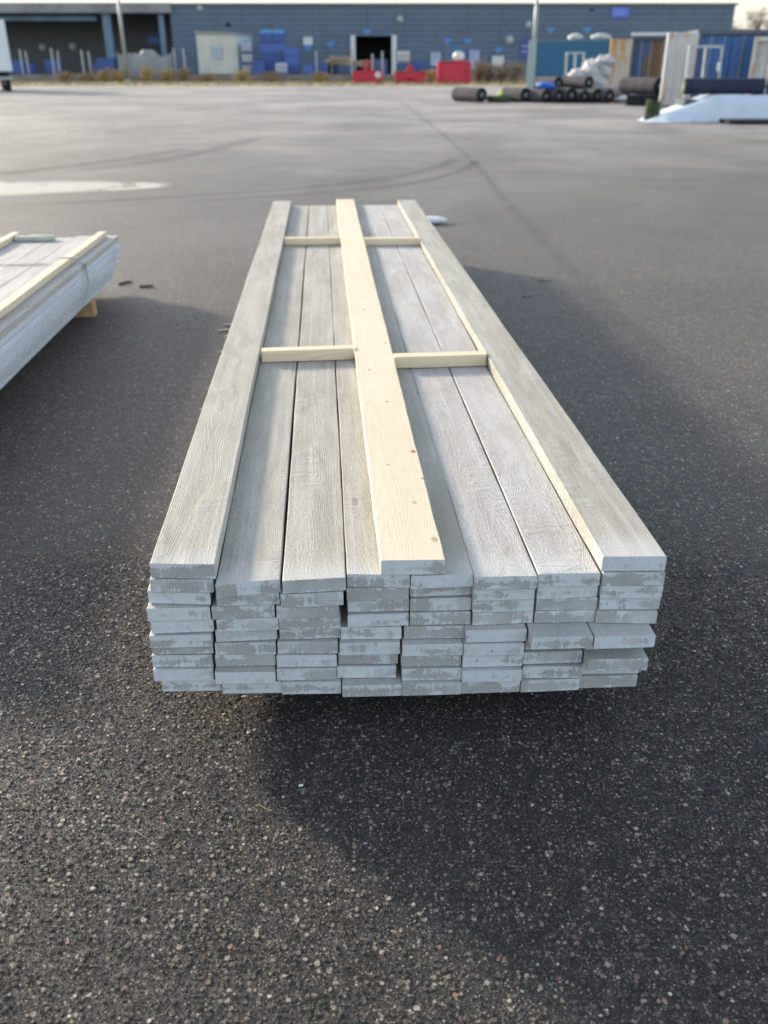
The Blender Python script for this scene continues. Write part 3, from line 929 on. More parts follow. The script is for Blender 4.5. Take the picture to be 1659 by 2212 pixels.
# ------------------------------------------------------------------ warehouse
def cladding(name, c, c2, pitch=0.30, horiz=True, rough=0.5, dirt=(.10, .09, .08)):
    g = G(name)
    co = g.obj()
    s = g.n('SeparateXYZ', {0: co}).outputs
    ax = s[2] if horiz else g.math('ADD', s[0], s[1])
    f = g.math('FRACT', g.math('DIVIDE', ax, pitch))
    groove = g.ramp(f, 0.10, 0.02)
    n = g.noise(g.mapped(co, (0.10, 0.10, 0.35)), 1.0, 6.0, 0.65)
    st = g.noise(g.mapped(co, (1.4, 1.4, 0.10)), 1.0, 4.0, 0.6)
    colr = g.mix(g.ramp(n, 0.3, 0.7), c, c2)
    colr = g.mix(g.ramp(st, 0.52, 0.72, 0.0, 0.35), colr, dirt)
    colr = g.mix(g.math('MULTIPLY', groove, 0.45), colr, tuple(x * 0.4 for x in c))
    g.base(colr); g.rough(rough); g.spec(0.3)
    g.norm(g.bump(g.ramp(f, 0.0, 0.12), 0.03))
    return g.mat

M_CLAD = cladding('blue_slate_cladding', (.098, .143, .203), (.128, .178, .242), 0.55)
M_CLADG = cladding('dark_grey_cladding', (.070, .078, .090), (.095, .103, .115), 0.6)
M_DARK = simple('dark_interior', (.020, .020, .026), 0.9, 0.2, 0.5)
M_BEAM = simple('blue_grey_steel', (.13, .21, .31), 0.5, 0.2, 0.6)
M_FASCIA = simple('grey_fascia', (.24, .24, .25), 0.6, 0.2, 0.5)
M_WHITE = simple('white_painted_metal', (.62, .64, .63), 0.5, 0.12, 0.8)
M_GREY = simple('galvanised_steel', (.34, .36, .36), 0.45, 0.2, 3, metal=0.3)
M_SIGNB = simple('blue_sign', (.06, .14, .40), 0.45, 0.12, 3)
M_LBLUE = simple('light_blue_sign', (.08, .24, .52), 0.45, 0.12, 3)
M_ROOF = simple('roof_sheet', (.16, .16, .17), 0.7, 0.2, 0.3)
M_CONC = simple('concrete', (.25, .21, .18), 0.9, 0.25, 0.7, bumpd=0.02)
M_LAMP = simple('lamp_glass', (.36, .42, .44), 0.3, 0.08, 3)

WD = 114.0                                    # forward distance of the front
WX1 = gx(1583, WD, 50)                        # right-hand corner
WXR = gx(372, WD, 80)                         # where the canopied loading bay ends
WX0 = gx(-420, WD, 80)
WZ = gz(11.5, WD)
DX0, DX1 = gx(768, WD, 110), gx(846, WD, 110)
DZ = gz(78, WD)
BX0, BX1 = gx(967, WD, 110), gx(1008, WD, 110)
BZ = gz(90, WD)
wh = empty('warehouse', (0, WD, RY), 0, 'long blue-grey metal-clad warehouse across the far side of the yard', 'warehouse')
def wpart(name, mb, mat, parent=wh):
    return mb.build(name, mat, parent)
H_ = WZ - RY
m = MB()
m.box(WXR, DX0, 0, 0.3, 0, H_)
m.box(DX0, DX1, 0, 0.3, DZ - RY, H_)
m.box(DX1, BX0, 0, 0.3, 0, H_)
m.box(BX0, BX1, 0, 0.3, BZ - RY, H_)
m.box(BX1, WX1, 0, 0.3, 0, H_)
m.box(WX1 - 0.3, WX1, 0.3, 40, 0, H_ - 0.003)
m.box(WXR, WXR + 0.3, 0.3, 9.0, 0, H_ - 0.003)
wpart('wall', m, M_CLAD)
m = MB()
m.box(WX0, WXR - 0.004, 9.0, 9.3, 0, H_ - 0.003)
wpart('bay_wall', m, M_CLADG)
m = MB()
m.box(WX0 - 0.3, WX1 + 0.25, -0.25, 40.3, H_ + 0.002, H_ + 0.22)
wpart('roof', m, M_ROOF)
m = MB()
m.box(WX0, WXR + 0.3, -0.45, -0.26, H_ - 0.75, H_ + 0.24)
wpart('fascia', m, M_FASCIA)
m = MB()
m.box(gx(-420, WD), gx(216, WD), 1.2, 1.8, gz(44, WD) - RY, gz(33, WD) - RY)
wpart('canopy_beam', m, M_BEAM)
for (u0, u1) in ((-160, -146), (233, 250), (352, 363)):
    m = MB()
    m.box(gx(u0, WD), gx(u1, WD), 0.2, 0.8, 0, H_ - 0.76)
    wpart('column', m, M_BEAM)
# open loading door
m = MB()
wpart('door_post', MB().box(DX0 - 0.55, DX0 - 0.003, -0.22, -0.003, 0, DZ - RY + 0.1), M_WHITE)
wpart('door_post', MB().box(DX1 + 0.003, DX1 + 0.55, -0.22, -0.003, 0, DZ - RY + 0.1), M_WHITE)
m = MB()
m.box(DX0 - 0.4, DX1 + 0.4, 6.0, 6.2, 0, DZ - RY + 0.6)
m.box(DX0 - 0.4, DX0 - 0.2, 0.31, 6.0, 0, DZ - RY + 0.6)
m.box(DX1 + 0.2, DX1 + 0.4, 0.31, 6.0, 0, DZ - RY + 0.6)
m.box(DX0 - 0.4, DX1 + 0.4, 0.31, 6.2, DZ - RY + 0.61, DZ - RY + 0.8)
wpart('door_recess', m, M_DARK)
m = MB()
for k in range(9):
    z0 = k * (BZ - RY) / 9
    m.box(BX0 + 0.02, BX1 - 0.02, 0.08 + 0.02 * (k % 2), 0.22, z0, z0 + (BZ - RY) / 9 - 0.01)
wpart('roller_door', m, simple('navy_roller_door', (.045, .13, .28), 0.5, 0.15, 1))

def wall_box(name, u0, u1, v0, v1, mat, label, cat, grp=None, dep=0.08, d=WD, back=0.004, trim=None):
    """A thing fixed to the warehouse front."""
    x0, x1, z0, z1 = gx(u0, d, v0), gx(u1, d, v0), gz(v1, d), gz(v0, d)
    e = empty(name, ((x0 + x1) / 2, d - back, (z0 + z1) / 2), 0, label, cat, grp)
    w, h = (x1 - x0) / 2, (z1 - z0) / 2
    MB().box(-w, w, -dep, 0, -h, h, c=0.02).build('panel', mat, e)
    if trim:
        t = MB()
        t.box(-w * 0.72, w * 0.72, -dep - 0.012, -dep - 0.002, h * 0.15, h * 0.30)
        t.box(-w * 0.72, w * 0.5, -dep - 0.012, -dep - 0.002, -h * 0.35, -h * 0.2)
        t.build('stripe', trim, e)
    else:
        t = MB().box(-w * 0.3, w * 0.3, -dep * 0.2, 0.0, -h - 0.12, -h + 0.01)
        t.build('bracket', M_GREY, e)
    return e
M_STRIPE = simple('pale_blue_stripe', (.28, .36, .66), 0.5, 0.05, 3)
wall_box('wall_sign', 1322, 1359, 16, 38, simple('violet_blue_sign', (.11, .19, .62), 0.45, 0.12, 3),
         'large blue sign high on the warehouse front above the containers', 'sign', None, 0.12, trim=M_STRIPE)
wall_box('wall_sign', 317, 350, 76, 97, M_SIGNB, 'dark blue sign in the warehouse loading bay at the left', 'sign', None, 0.12, WD + 9.0, trim=M_STRIPE)
for (u, v, lab) in [(793, 68, 'small bright blue sign above the open dark loading door'), (714, 95, 'small bright blue sign left of the open loading door'),
                    (967, 88, 'small bright blue sign at the left top of the navy roller door'), (1010, 88, 'small bright blue sign at the right top of the navy roller door'),
                    (1077, 107, 'small bright blue sign between roller door and teal container'), (1190, 64, 'small bright blue sign above the teal container, left one'),
                    (1268, 63, 'small bright blue sign above the teal container, right one'), (665, 103, 'small bright blue sign under the square white lamp')]:
    wall_box('dock_sign', u - 8.5, u + 8.5, v - 5, v + 5, M_LBLUE, lab, 'sign', 'small blue dock signs on the warehouse', 0.10)
def wall_lamp(u, v, r, d, label):
    x, y, z = world_at(u, v, d)
    e = empty('wall_lamp', (x, d - 0.004, z), 0, label, 'lamp', 'round lamps on the warehouse front')
    M = Matrix.Rotation(math.pi / 2, 4, 'X')
    MB().lathe([(r, 0.0), (r, 0.12), (r * 0.8, 0.26), (r * 0.4, 0.33)], M=M).build('lamp_glass', M_LAMP, e, smooth=True)
    MB().lathe([(r * 1.12, -0.0), (r * 1.12, 0.06)], M=M).build('lamp_rim', M_GREY, e)
for u, v, r, lab in [(864, 42, .36, 'round wall lamp high between open door and roller door'), (432, 18, .34, 'round wall lamp under the roof edge above the white cabin'),
                     (1101, 87, .42, 'round white wall lamp left of the teal container'), (1142, 54, .38, 'round pale wall lamp beside the far lamp post')]:
    wall_lamp(u, v, r, WD, lab)
wall_lamp(92, 102, .38, WD + 9.0, 'left one of two round lamps in the dark loading bay')
wall_lamp(157, 101, .38, WD + 9.0, 'right one of two round lamps in the dark loading bay')
wall_box('wall_vent', 488, 498, 49, 59, M_DARK, 'small black vent on the warehouse wall above the white cabin', 'vent')
wall_box('wall_vent', 1275, 1283, 18, 25, M_DARK, 'small dark vent left of the large blue sign', 'vent')
wall_box('square_lamp', 655, 675, 80, 97, M_WHITE, 'square white lamp on the warehouse between blue crates and open door', 'lamp')
wall_box('wall_cabinet', 930, 952, 113, 158, simple('pale_lilac_panel', (.38, .44, .60), 0.5, 0.2, 1), 'pale lilac cabinet on the wall left of the roller door', 'cabinet', None, 0.3)
wall_box('wall_cabinet', 1013, 1036, 108, 150, simple('pale_lilac_panel2', (.35, .40, .56), 0.5, 0.2, 1), 'pale lilac cabinet on the wall right of the roller door', 'cabinet', None, 0.3)
wall_box('wall_cabinet', 1063, 1088, 121, 158, M_WHITE, 'white cabinet on the wall under the blue sign near the teal container', 'cabinet', None, 0.3)
wall_box('notice_board', 1125, 1146, 82, 128, simple('dark_blue_board', (.06, .09, .26), 0.5, 0.1, 1), 'dark blue board on the wall just left of the teal container', 'board', None, 0.1, trim=M_STRIPE)

# retaining wall of the raised yard
m = MB().box(-75, 60, 100.0, 100.38, -0.3, RY + 0.06)
for i in range(46):
    m.box(-75 + i * 3 - 0.05, -75 + i * 3 + 0.05, 99.96, 99.999, -0.3, RY + 0.05)
tag(m.build('retaining_wall', M_CONC), 'low pinkish-grey concrete wall below the raised warehouse yard', 'wall')

# ------------------------------------------------------------------ things on the raised yard
def on_yard(u, d, v=150):
    return gx(u, d, v), d, RY
def corrugated(mb, x0, x1, y, z0, z1, pitch=0.28, depth=0.036, m=0, M=None, face=-1, th=0.02):
    """Trapezoid-ribbed sheet with thickness, ribs standing upright, running along x."""
    pts = []
    x = x0
    k = 0
    pat = [(0.0, 0), (0.28, 0), (0.5, 1), (0.78, 1)]
    while x < x1 - 1e-6:
        for fx, d_ in pat:
            xx = x + fx * pitch
            if xx <= x1: pts.append((xx, y + face * depth * d_))
        x += pitch
    pts.append((x1, y))
    n = len(pts)
    vs = [(px, py, z) for z in (z0, z1) for px, py in pts] + [(px, py - face * th, z) for z in (z0, z1) for px, py in pts]
    fs = []
    for i in range(n - 1):
        fs.append((i, i + 1, n + i + 1, n + i))
        fs.append((2 * n + i + 1, 2 * n + i, 3 * n + i, 3 * n + i + 1))
        fs.append((n + i, n + i + 1, 3 * n + i + 1, 3 * n + i))
        fs.append((i + 1, i, 2 * n + i, 2 * n + i + 1))
    mb.add(vs, fs, m, M)

# white site cabin with mono-pitch roof
d = 104.0
x0, x1, x2 = gx(427, d, 120), gx(513, d, 120), gx(540, d, 120)
zt0, zt1, zt2 = gz(70, d), gz(75, d), gz(80, d)
cab = empty('site_cabin', (x0, d, RY), 0, 'white ribbed-metal site cabin with sloping roof in front of the warehouse', 'cabin')
M_CAB = simple('cream_white_sheet', (.55, .56, .50), 0.55, 0.12, 0.6)
M_CABS = simple('pale_blue_sheet', (.42, .53, .58), 0.55, 0.1, 0.6)
m = MB(); corrugated(m, 0, x1 - x0, 0, 0.1, zt1 - RY - 0.05, 0.5, 0.05)
m.build('front_wall', M_CAB, cab)
Ms = Matrix.Translation((x1 - x0, 0, 0)) @ Matrix.Rotation(R(68), 4, 'Z')
m = MB(); corrugated(m, 0.02, 3.2, 0, 0.1, zt1 - RY - 0.05, 0.5, 0.05, M=Ms)
m.build('side_wall', M_CABS, cab)
w = x1 - x0
m = MB().add([(-.15, -.2, zt0 - RY), (w + .1, -.2, zt1 - RY), (w + 1.4, 3.1, zt1 - RY - .02), (-.15, 3.1, zt0 - RY),
              (-.15, -.2, zt0 - RY + .14), (w + .1, -.2, zt1 - RY + .14), (w + 1.4, 3.1, zt1 - RY + .12), (-.15, 3.1, zt0 - RY + .14)],
             [(3, 2, 1, 0), (4, 5, 6, 7), (0, 1, 5, 4), (1, 2, 6, 5), (2, 3, 7, 6), (3, 0, 4, 7)])
m.add([(0, 0.06, zt1 - RY - .06), (w, 0.06, zt1 - RY - .06), (w, 0.06, zt1 - RY), (0, 0.06, zt0 - RY)], [(0, 1, 2, 3)])
m.build('roof', M_GREY, cab)
MB().box(1.55, 2.6, -.10, -.07, 1.5, 2.6).build('notice', simple('bluish_notice', (.36, .42, .52), 0.5, 0.1, 2), cab)
m = MB().box(0, w, 0.3, 3.0, 0, 0.12); m.build('skid', M_DARK, cab)

# stacked blue crates and tanks
M_BLUE = simple('blue_plastic', (.045, .10, .31), 0.4, 0.15, 1)
M_BLUE2 = simple('bright_blue_plastic', (.07, .15, .43), 0.4, 0.12, 1)
M_BLUEL = simple('sky_blue_cap', (.09, .30, .62), 0.4, 0.1, 1)
M_NAVY = simple('navy_crate', (.06, .10, .22), 0.5, 0.2, 1)
def crate_mesh(w, dpt, h, rib=4):
    m = MB()
    t = 0.05
    m.box(-w / 2, w / 2, 0, t, 0.12, h); m.box(-w / 2, w / 2, dpt - t, dpt, 0.12, h)
    m.box(-w / 2, -w / 2 + t, t, dpt - t, 0.12, h); m.box(w / 2 - t, w / 2, t, dpt - t, 0.12, h)
    m.box(-w / 2 + t, w / 2 - t, t, dpt - t, 0.12, 0.18)
    for k in range(rib):
        z = 0.2 + (h - 0.3) * k / max(1, rib - 1)
        m.box(-w / 2 - .02, w / 2 + .02, -0.03, -0.001, z, z + 0.07)
    for fx in (-.42, 0, .42):
        m.box(fx * w - .08, fx * w + .08, 0.05, dpt - 0.05, 0, 0.119)
    return m
def crate(u, z, w, dpt, h, mat, label, grp, d=105.0, rz=0, cap=False):
    x = gx(u, d, 120)
    e = empty('plastic_crate', (x, d, z), rz, label, 'crate', grp)
    crate_mesh(w, dpt, h).build('crate_body', mat, e)
    MB().box(-w / 2 + .06, w / 2 - .06, 0.06, dpt - .06, h - .08, h + (.34 if cap else .0), c=0.03).build('lid', M_BLUEL if cap else mat, e)
    return e
hh_ = (gz(72, 105) - RY) / 4
for ci_, u in enumerate((577, 603)):
    for k in range(4):
        crate(u, RY + 0.003 + k * hh_, 1.28, 1.2, hh_ - 0.01, M_BLUE2 if k == 2 else M_BLUE,
              'tall blue crate stack by the white cabin: %s column, %s from the ground' % (('left', 'right')[ci_], ORD[k]), 'blue crates stacked two columns wide', cap=(k == 3))
h3 = (gz(103, 104) - RY) / 3
for k in range(3):
    crate(629, RY + 0.003 + k * h3, 1.45, 1.2, h3 - 0.01, M_BLUE2 if k else M_BLUE, 'lower blue crate stack right of the tall one: %s crate from the ground' % ORD[k], 'lower stack of blue crates', d=104.0)
M_TANK = simple('white_tank', (.60, .62, .66), 0.35, 0.08, 2)
def tank(u, z, d, s, mat, label, grp, cagemat=M_NAVY):
    x = gx(u, d, 140)
    e = empty('cage_tank', (x, d, z), 0, label, 'tank', grp)
    MB().box(-.5 * s, .5 * s, 0, s, .14 * s, 1.0 * s, c=0.08 * s).build('tank_body', mat, e, smooth=False)
    m = MB()
    m.box(-.55 * s, .55 * s, -.05, s + .05, 0, .13 * s)
    for fx in (-.53, -.18, .18, .53):
        m.box(fx * s - .025, fx * s + .025, -.06, -.02, .13 * s, 1.04 * s)
    for fz in (.3, .62, 1.0):
        m.box(-.55 * s, .55 * s, -.10, -.061, fz * s, fz * s + .04)
    m.build('cage', cagemat, e)
    return e
for k in range(3):
    tank(534, RY + 0.003 + k * 1.02, 103.5, 0.98 * 1.0, M_TANK, 'white tank in a dark cage beside the cabin, %s' % ('lowest of three', 'middle of three', 'topmost of three')[k], 'caged tanks beside the cabin')
tank(607, RY + 0.003, 101.8, 1.15, M_TANK, 'white tank in a blue cage before the tall blue crates', 'caged tanks by the crates', M_BLUE)
tank(872, RY + 0.003 + 1.0, 103.0, 1.25, M_WHITE, 'white tank on a crate right of the open door', 'caged tanks by the open door', M_NAVY)
crate(872, RY + 0.003, 1.5, 1.2, 0.98, M_NAVY, 'navy crate under the white tank right of the open door', 'navy crates on the raised yard', d=103.0)
for i, u in enumerate((30, 50, 108, 226, 212, 380, 556, 690, 720, 748, 822, 905, 938)):
    crate(u, RY + 0.003, 1.7 if i % 2 else 1.4, 1.2, (1.35, 1.05, 1.45, 1.6, 1.2, .9, 1.3, 1.2, 1.0, .9, 1.5, 1.3, .9)[i], (M_BLUE, M_NAVY)[i in (5, 8, 9, 10, 12)],
          ['blue crate nearest the white trailer at far left', 'blue crate second from the white trailer', 'blue crate behind the fence, under the two round lamps',
           'blue crate behind the fence just left of the light pole', 'blue crate touching the left side of another left of the light pole', 'navy crate behind the wire fence left of the cabin',
           'blue crate on the ground left of the tall blue crates', 'blue crate on the ground right of the lower crate stack', 'navy crate under the left pile of timber',
           'navy crate between the two piles of timber', 'navy crate in front of the open dark door', 'blue crate left of the big red bin', 'navy crate behind the left end of the big red bin'][i],
          'crates standing on the raised yard', d=102.2 + (i % 3) * 0.9)
crate(665, RY + 0.003, 1.0, 1.0, 0.95, M_BLUE2, 'small bright blue bin standing alone right of the crate stacks', None, d=101.5)

# timber piles
M_TIMB = simple('yellow_timber', (.36, .28, .18), 0.8, 0.25, 2)
def pile(u, v, n, seed, label, d=103.4):
    x, _, _ = on_yard(u, d)
    rr = random.Random(seed)
    z = gz(v, d)
    m = MB()
    for k in range(n):
        a = rr.uniform(-.35, .35)
        M = Matrix.Translation((rr.uniform(-.3, .3), rr.uniform(0, .9), (k // 4) * 0.16)) @ Matrix.Rotation(a, 4, 'Z') @ Matrix.Rotation(rr.uniform(-.12, .12), 4, 'Y')
        m.box(-1.25, 1.25, -.07, .07, 0, .13, M=M)
    zb = z - 0.16 * (n // 4)
    for sx in (-.8, .8):
        m.box(sx - .08, sx + .08, 0.0, 0.9, RY - zb, -0.02)
    o = m.build('timber_pile', M_TIMB, None, (x, d, zb))
    return tag(o, label, 'timber', 'piles of waste timber')
pile(733, 126, 14, 3, 'pile of yellow waste timber left of the open door, left one')
pile(773, 131, 12, 4, 'pile of yellow waste timber at the left post of the open door')

# wire fence and posts
M_WIRE = simple('fence_wire', (.36, .39, .42), 0.5, 0.1, 3)
for i, (u, vt, lean) in enumerate([(49, 108, 0), (61, 112, 0), (116, 106, .05), (128, 112, .1), (181, 110, 0), (196, 112, 0), (379, 106, 0), (400, 106, 0), (760, 108, 0), (805, 118, 0), (826, 112, 0), (684, 112, 0)]):
    d = 100.9
    x, _, _ = on_yard(u, d)
    e = empty('fence_post', (x, d, RY), 0, 'pale fence post at the raised yard edge, %s from the left' %
              (ORD + ['eleventh', 'twelfth'])[sorted([49, 61, 116, 128, 181, 196, 379, 400, 760, 805, 826, 684]).index(u)], 'post', 'fence posts along the raised yard')
    hh2 = gz(vt, d) - RY
    MB().cyl((0, 0, 0), (lean, 0, hh2), 0.085, n=10).build('post', M_WIRE, e)
    MB().cyl((lean, 0, hh2), (lean, 0, hh2 + 0.06), 0.11, 0.06, n=10).build('cap', M_GREY, e)
d = 101.2
xa, xb = gx(258, d), gx(372, d)
e = empty('mesh_fence', (xa, d, RY), 0, 'pale wire mesh fence panel in front of the loading bay right of the light pole', 'fence')
m = MB()
nb = 64
hb = gz(120, d) - RY
for k in range(nb):
    xx = (xb - xa) * k / (nb - 1)
    m.box(xx - .022, xx + .022, -.02, .02, 0.05, hb + 0.25 * math.sin(k * 0.11))
for k in range(7):
    m.box(0, xb - xa, .021, .045, 0.1 + k * (hb - .3) / 6, 0.15 + k * (hb - .3) / 6)
m.build('mesh', M_WIRE, e)
for k in range(4):
    xx = (xb - xa) * k / 3
    MB().box(xx - .06, xx + .06, .05, .15, 0, hb + 0.3).build('post', M_GREY, e)
x, _, _ = on_yard(322, 102.6)
vs, fs = blob(1.5, 1.0, 1.15, 9, 0.3)
o = MB().add(vs, fs).build('covered_heap', simple('grey_sheeted_heap', (.26, .27, .28), 0.6, 0.4, 1.2), None, (x, 102.8, RY - .02), 0, True)
tag(o, 'grey sheeted heap behind the wire fence under the dark blue sign', 'heap')

# light poles
def light_pole(u, d, zb, vt, r, label, head=True):
    x = gx(u, d, 150)
    e = empty('light_pole', (x, d, zb), 0, label, 'light pole', 'tall steel light poles')
    H2 = gz(vt, d) - zb
    MB().cyl((0, 0, 0.3), (0, 0, H2), r, r * 0.6, n=14).build('pole', M_GREY, e, smooth=True)
    MB().cyl((0, 0, -0.05), (0, 0, 0.3), r * 1.5, r * 1.4, n=14).build('base', M_GREY, e)
    m = MB().cyl((0, 0, H2), (0.0, -1.2, H2 + 0.25), r * 0.45, n=8)
    m.box(-.16, .16, -2.0, -1.15, H2 + .18, H2 + .32, c=.04)
    m.build('lamp_head', M_GREY, e)
light_pole(273, 97.5, 0.0, -60, 0.20, 'tall grey light pole standing left, before the loading bay')
light_pole(1150, 78.0, 0.0, -60, 0.19, 'tall grey light pole rising behind the teal container')

# trailer at the far left
d = 62.0
M_TR = simple('white_trailer', (.66, .70, .74), 0.35, 0.06, 0.6)
xr_ = gx(20, d, 110)
tr = empty('box_trailer', (xr_ - 2.55 * math.cos(R(24)), d - 2.55 * math.sin(R(24)), 0), R(24), 'white box trailer parked at the far left edge', 'trailer')
zt, zb_ = gz(42, d), gz(155, d)
MB().box(0, 2.55, 0, 8.0, zb_, zt, c=0.05).build('box', M_TR, tr)
MB().box(0.3, 2.25, 0.3, 7.6, zb_ - .25, zb_ - .01).build('chassis', M_DARK, tr)
for sx in (0.35, 2.2):
    for sy_ in (1.2, 2.5, 6.4):
        Mw = Matrix.Translation((sx, sy_, 0.5)) @ Matrix.Rotation(math.pi / 2, 4, 'Y')
        wq = MB().lathe([(0.2, -.16), (0.46, -.16), (0.5, -.10), (0.5, .10), (0.46, .16), (0.2, .16)], n=20, M=Mw).build('wheel', M_DARK, tr, smooth=False)
        MB().lathe([(0.19, -.17), (0.19, .17)], n=14, M=Mw).build('rim', M_GREY, wq)
MB().box(.15, 2.4, -.05, -.002, zb_ + .05, zt - .15).build('rear_door', M_TR, tr)
MB().box(.1, 2.45, -.10, -.02, zb_ - .45, zb_ - .28).build('bumper', M_GREY, tr)

# ------------------------------------------------------------------ red bins on the verge
M_RED = simple('red_plastic', (.56, .030, .055), 0.42, 0.16, 1.5)
M_REDD = simple('dark_red_plastic', (.46, .022, .045), 0.5, 0.16, 1.5)
def red_bin(u0, u1, vt, d, kind, label):
    x0_, x1_ = gx(u0, d, 165), gx(u1, d, 165)
    w = x1_ - x0_
    H2 = gz(vt, d)
    e = empty('red_bin', ((x0_ + x1_) / 2, d, 0.012), 0, label, 'bin', 'red plastic bins at the yard edge')
    dp = 1.5
    m = MB()
    if kind == 'tall':
        m.box(-w / 2, w / 2, 0, dp, 0.0, H2, c=0.10)
        for k in range(9):
            t = math.pi * (k + .5) / 9
            m.box(-0.06, 0.06, -.05, .02, -.11, .11, M=Matrix.Translation((0.75 * math.cos(t), 0, H2 * .42 + 0.72 * math.sin(t))) @ Matrix.Rotation(t, 4, 'Y').inverted())
        m.build('bin_body', M_RED, e)
        MB().box(-w / 2 - .03, w / 2 + .03, -.04, dp + .04, H2 - .02, H2 + .07, c=.03).build('lid', M_RED, e)
        b = MB()
        for sx in (-w * .38, w * .38):
            b.box(sx - .12, sx + .12, -.06, -.002, .15, H2 - .2)
        b.build('rib', M_REDD, e)
    else:
        t = 0.09
        def wall(xa_, xb2, ya, yb):
            m.box(xa_, xb2, ya, yb, 0.1, H2, c=0.02)
        if kind == 'notched':
            wall(-w / 2, -w * .14, 0, t); wall(w * .14, w / 2, 0, t)
            m.box(-w * .14, w * .14, 0, t, H2 * .48, H2 + .02)
        else:
            wall(-w / 2, w / 2, 0, t)
        wall(-w / 2, w / 2, dp - t, dp)
        wall(-w / 2, -w / 2 + t, t + .001, dp - t - .001); wall(w / 2 - t, w / 2, t + .001, dp - t - .001)
        m.box(-w / 2 + t, w / 2 - t, t, dp - t, .1, .2)
        m.build('bin_body', M_RED, e)
        b = MB()
        n = 6
        for k in range(n):
            sx = -w / 2 + w * (k + .5) / n
            if kind == 'notched' and abs(sx) < w * .14: continue
            b.box(sx - .07, sx + .07, -.06, -.002, .12, H2 - .12)
        b.box(-w / 2 - .05, w / 2 + .05, -.08, -.003, H2 - .10, H2 + .03)
        b.build('rib', M_REDD, e)
        f = MB()
        for sx in (-w * .38, w * .38):
            f.box(sx - .2, sx + .2, .1, dp - .1, 0, .099)
        f.build('foot', M_DARK, e)
        if kind == 'notched':
            MB().add([(-.42, .5, H2 * .9), (.42, .5, H2 * .9), (.1, .5, H2 + .62), (-.1, .5, H2 + .62), (-.42, .8, H2 * .9), (.42, .8, H2 * .9), (.1, .8, H2 + .62), (-.1, .8, H2 + .62)],
                     [(0, 1, 2, 3), (7, 6, 5, 4), (1, 5, 6, 2), (0, 3, 7, 4), (3, 2, 6, 7), (0, 4, 5, 1)]).build('lift_lug', M_REDD, e)
        else:
            g_ = MB()
            g_.box(-.36, -.2, .5, .7, .2, H2 + .62); g_.box(.2, .36, .5, .7, .2, H2 + .62); g_.box(-.36, .36, .48, .72, H2 + .62, H2 + .80); g_.box(-.2, .2, .55, .65, H2 + .1, H2 + .3)
            g_.build('lift_lug', M_REDD, e)
            Mr = Matrix.Translation((w * .36, -.09, H2 * .68)) @ Matrix.Rotation(math.pi / 2, 4, 'X')
            MB().lathe([(0.27, 0), (0.27, .04)], n=24, M=Mr).build('disc', M_WHITE, e)
red_bin(762, 825, 153, 90.5, 'low', 'low red bin with a white disc on its front, leftmost')
red_bin(853, 919, 155, 90.5, 'notched', 'low red bin with a dark notch under its front, in the middle')
red_bin(945, 1017, 135, 90.5, 'tall', 'tall red bin with an arched front, rightmost of the three')
x, _, _ = on_yard(988, 92.5)
o = MB().add(*blob(0.55, 0.4, 0.42, 12, .2)).build('white_sack', M_WHITE, None, (x, 90.5 + .75, gz(135, 90.5) + .085), 0, True)
tag(o, 'white sack lying on top of the tall red bin', 'sack')

# ------------------------------------------------------------------ shrubs
def shrub_mesh(w, h, dpt, n, seed, leaf, mats, stems=9):
    rr = random.Random(seed)
    m = MB()
    tips = []
    for k in range(stems):
        a = rr.uniform(0, 6.28)
        tx, ty = math.cos(a) * w * .42 * rr.uniform(.3, 1), math.sin(a) * dpt * .42 * rr.uniform(.3, 1)
        tz = h * rr.uniform(.6, .98)
        tips.append((tx, ty, tz))
    for k in range(n):
        tx, ty, tz = tips[k % stems]
        t = rr.uniform(.2, 1.05)
        s = 0.16 * w
        c = Vector((tx * t + rr.gauss(0, s), ty * t + rr.gauss(0, s), max(.05, tz * t + rr.gauss(0, .07 * h))))
        dd = Vector((rr.gauss(0, 1), rr.gauss(0, 1), rr.gauss(0, .8))).normalized()
        e2 = dd.orthogonal().normalized()
        L = leaf * rr.uniform(.6, 1.4)
        m.add([c - dd * L, c + e2 * L * .45, c + dd * L, c - e2 * L * .45], [(0, 1, 2, 3)], rr.choice((0, 0, 1)))
    st = MB()
    for (tx, ty, tz) in tips:
        st.cyl((tx * .1, ty * .1, 0), (tx, ty, tz), .03, .008, n=5)
    return m, st
M_YEL = simple('yellow_leaves', (.46, .31, .08), 0.8, 0.35, 2)
M_YEL2 = simple('ochre_leaves', (.27, .17, .06), 0.8, 0.35, 2)
M_BRN = simple('dry_brown_leaves', (.22, .145, .085), 0.85, 0.35, 2)
M_TAN = simple('tan_leaves', (.31, .23, .14), 0.85, 0.3, 2)
M_STEM = simple('twig_bark', (.13, .10, .075), 0.9, 0.3, 5)
def shrub(u0, u1, vt, d, zb, n, seed, mats, label, grp):
    xa_, xb2 = gx(u0, d), gx(u1, d)
    w = xb2 - xa_
    e = empty('shrub', ((xa_ + xb2) / 2, d, zb), 0, label, 'shrub', grp)
    a, b = shrub_mesh(w, gz(vt, d) - zb, min(w, 1.6), n, seed, 0.10, mats)
    a.build('foliage', mats, e)
    b.build('stem', M_STEM, e)
YL = 'yellow autumn shrubs below the raised yard'
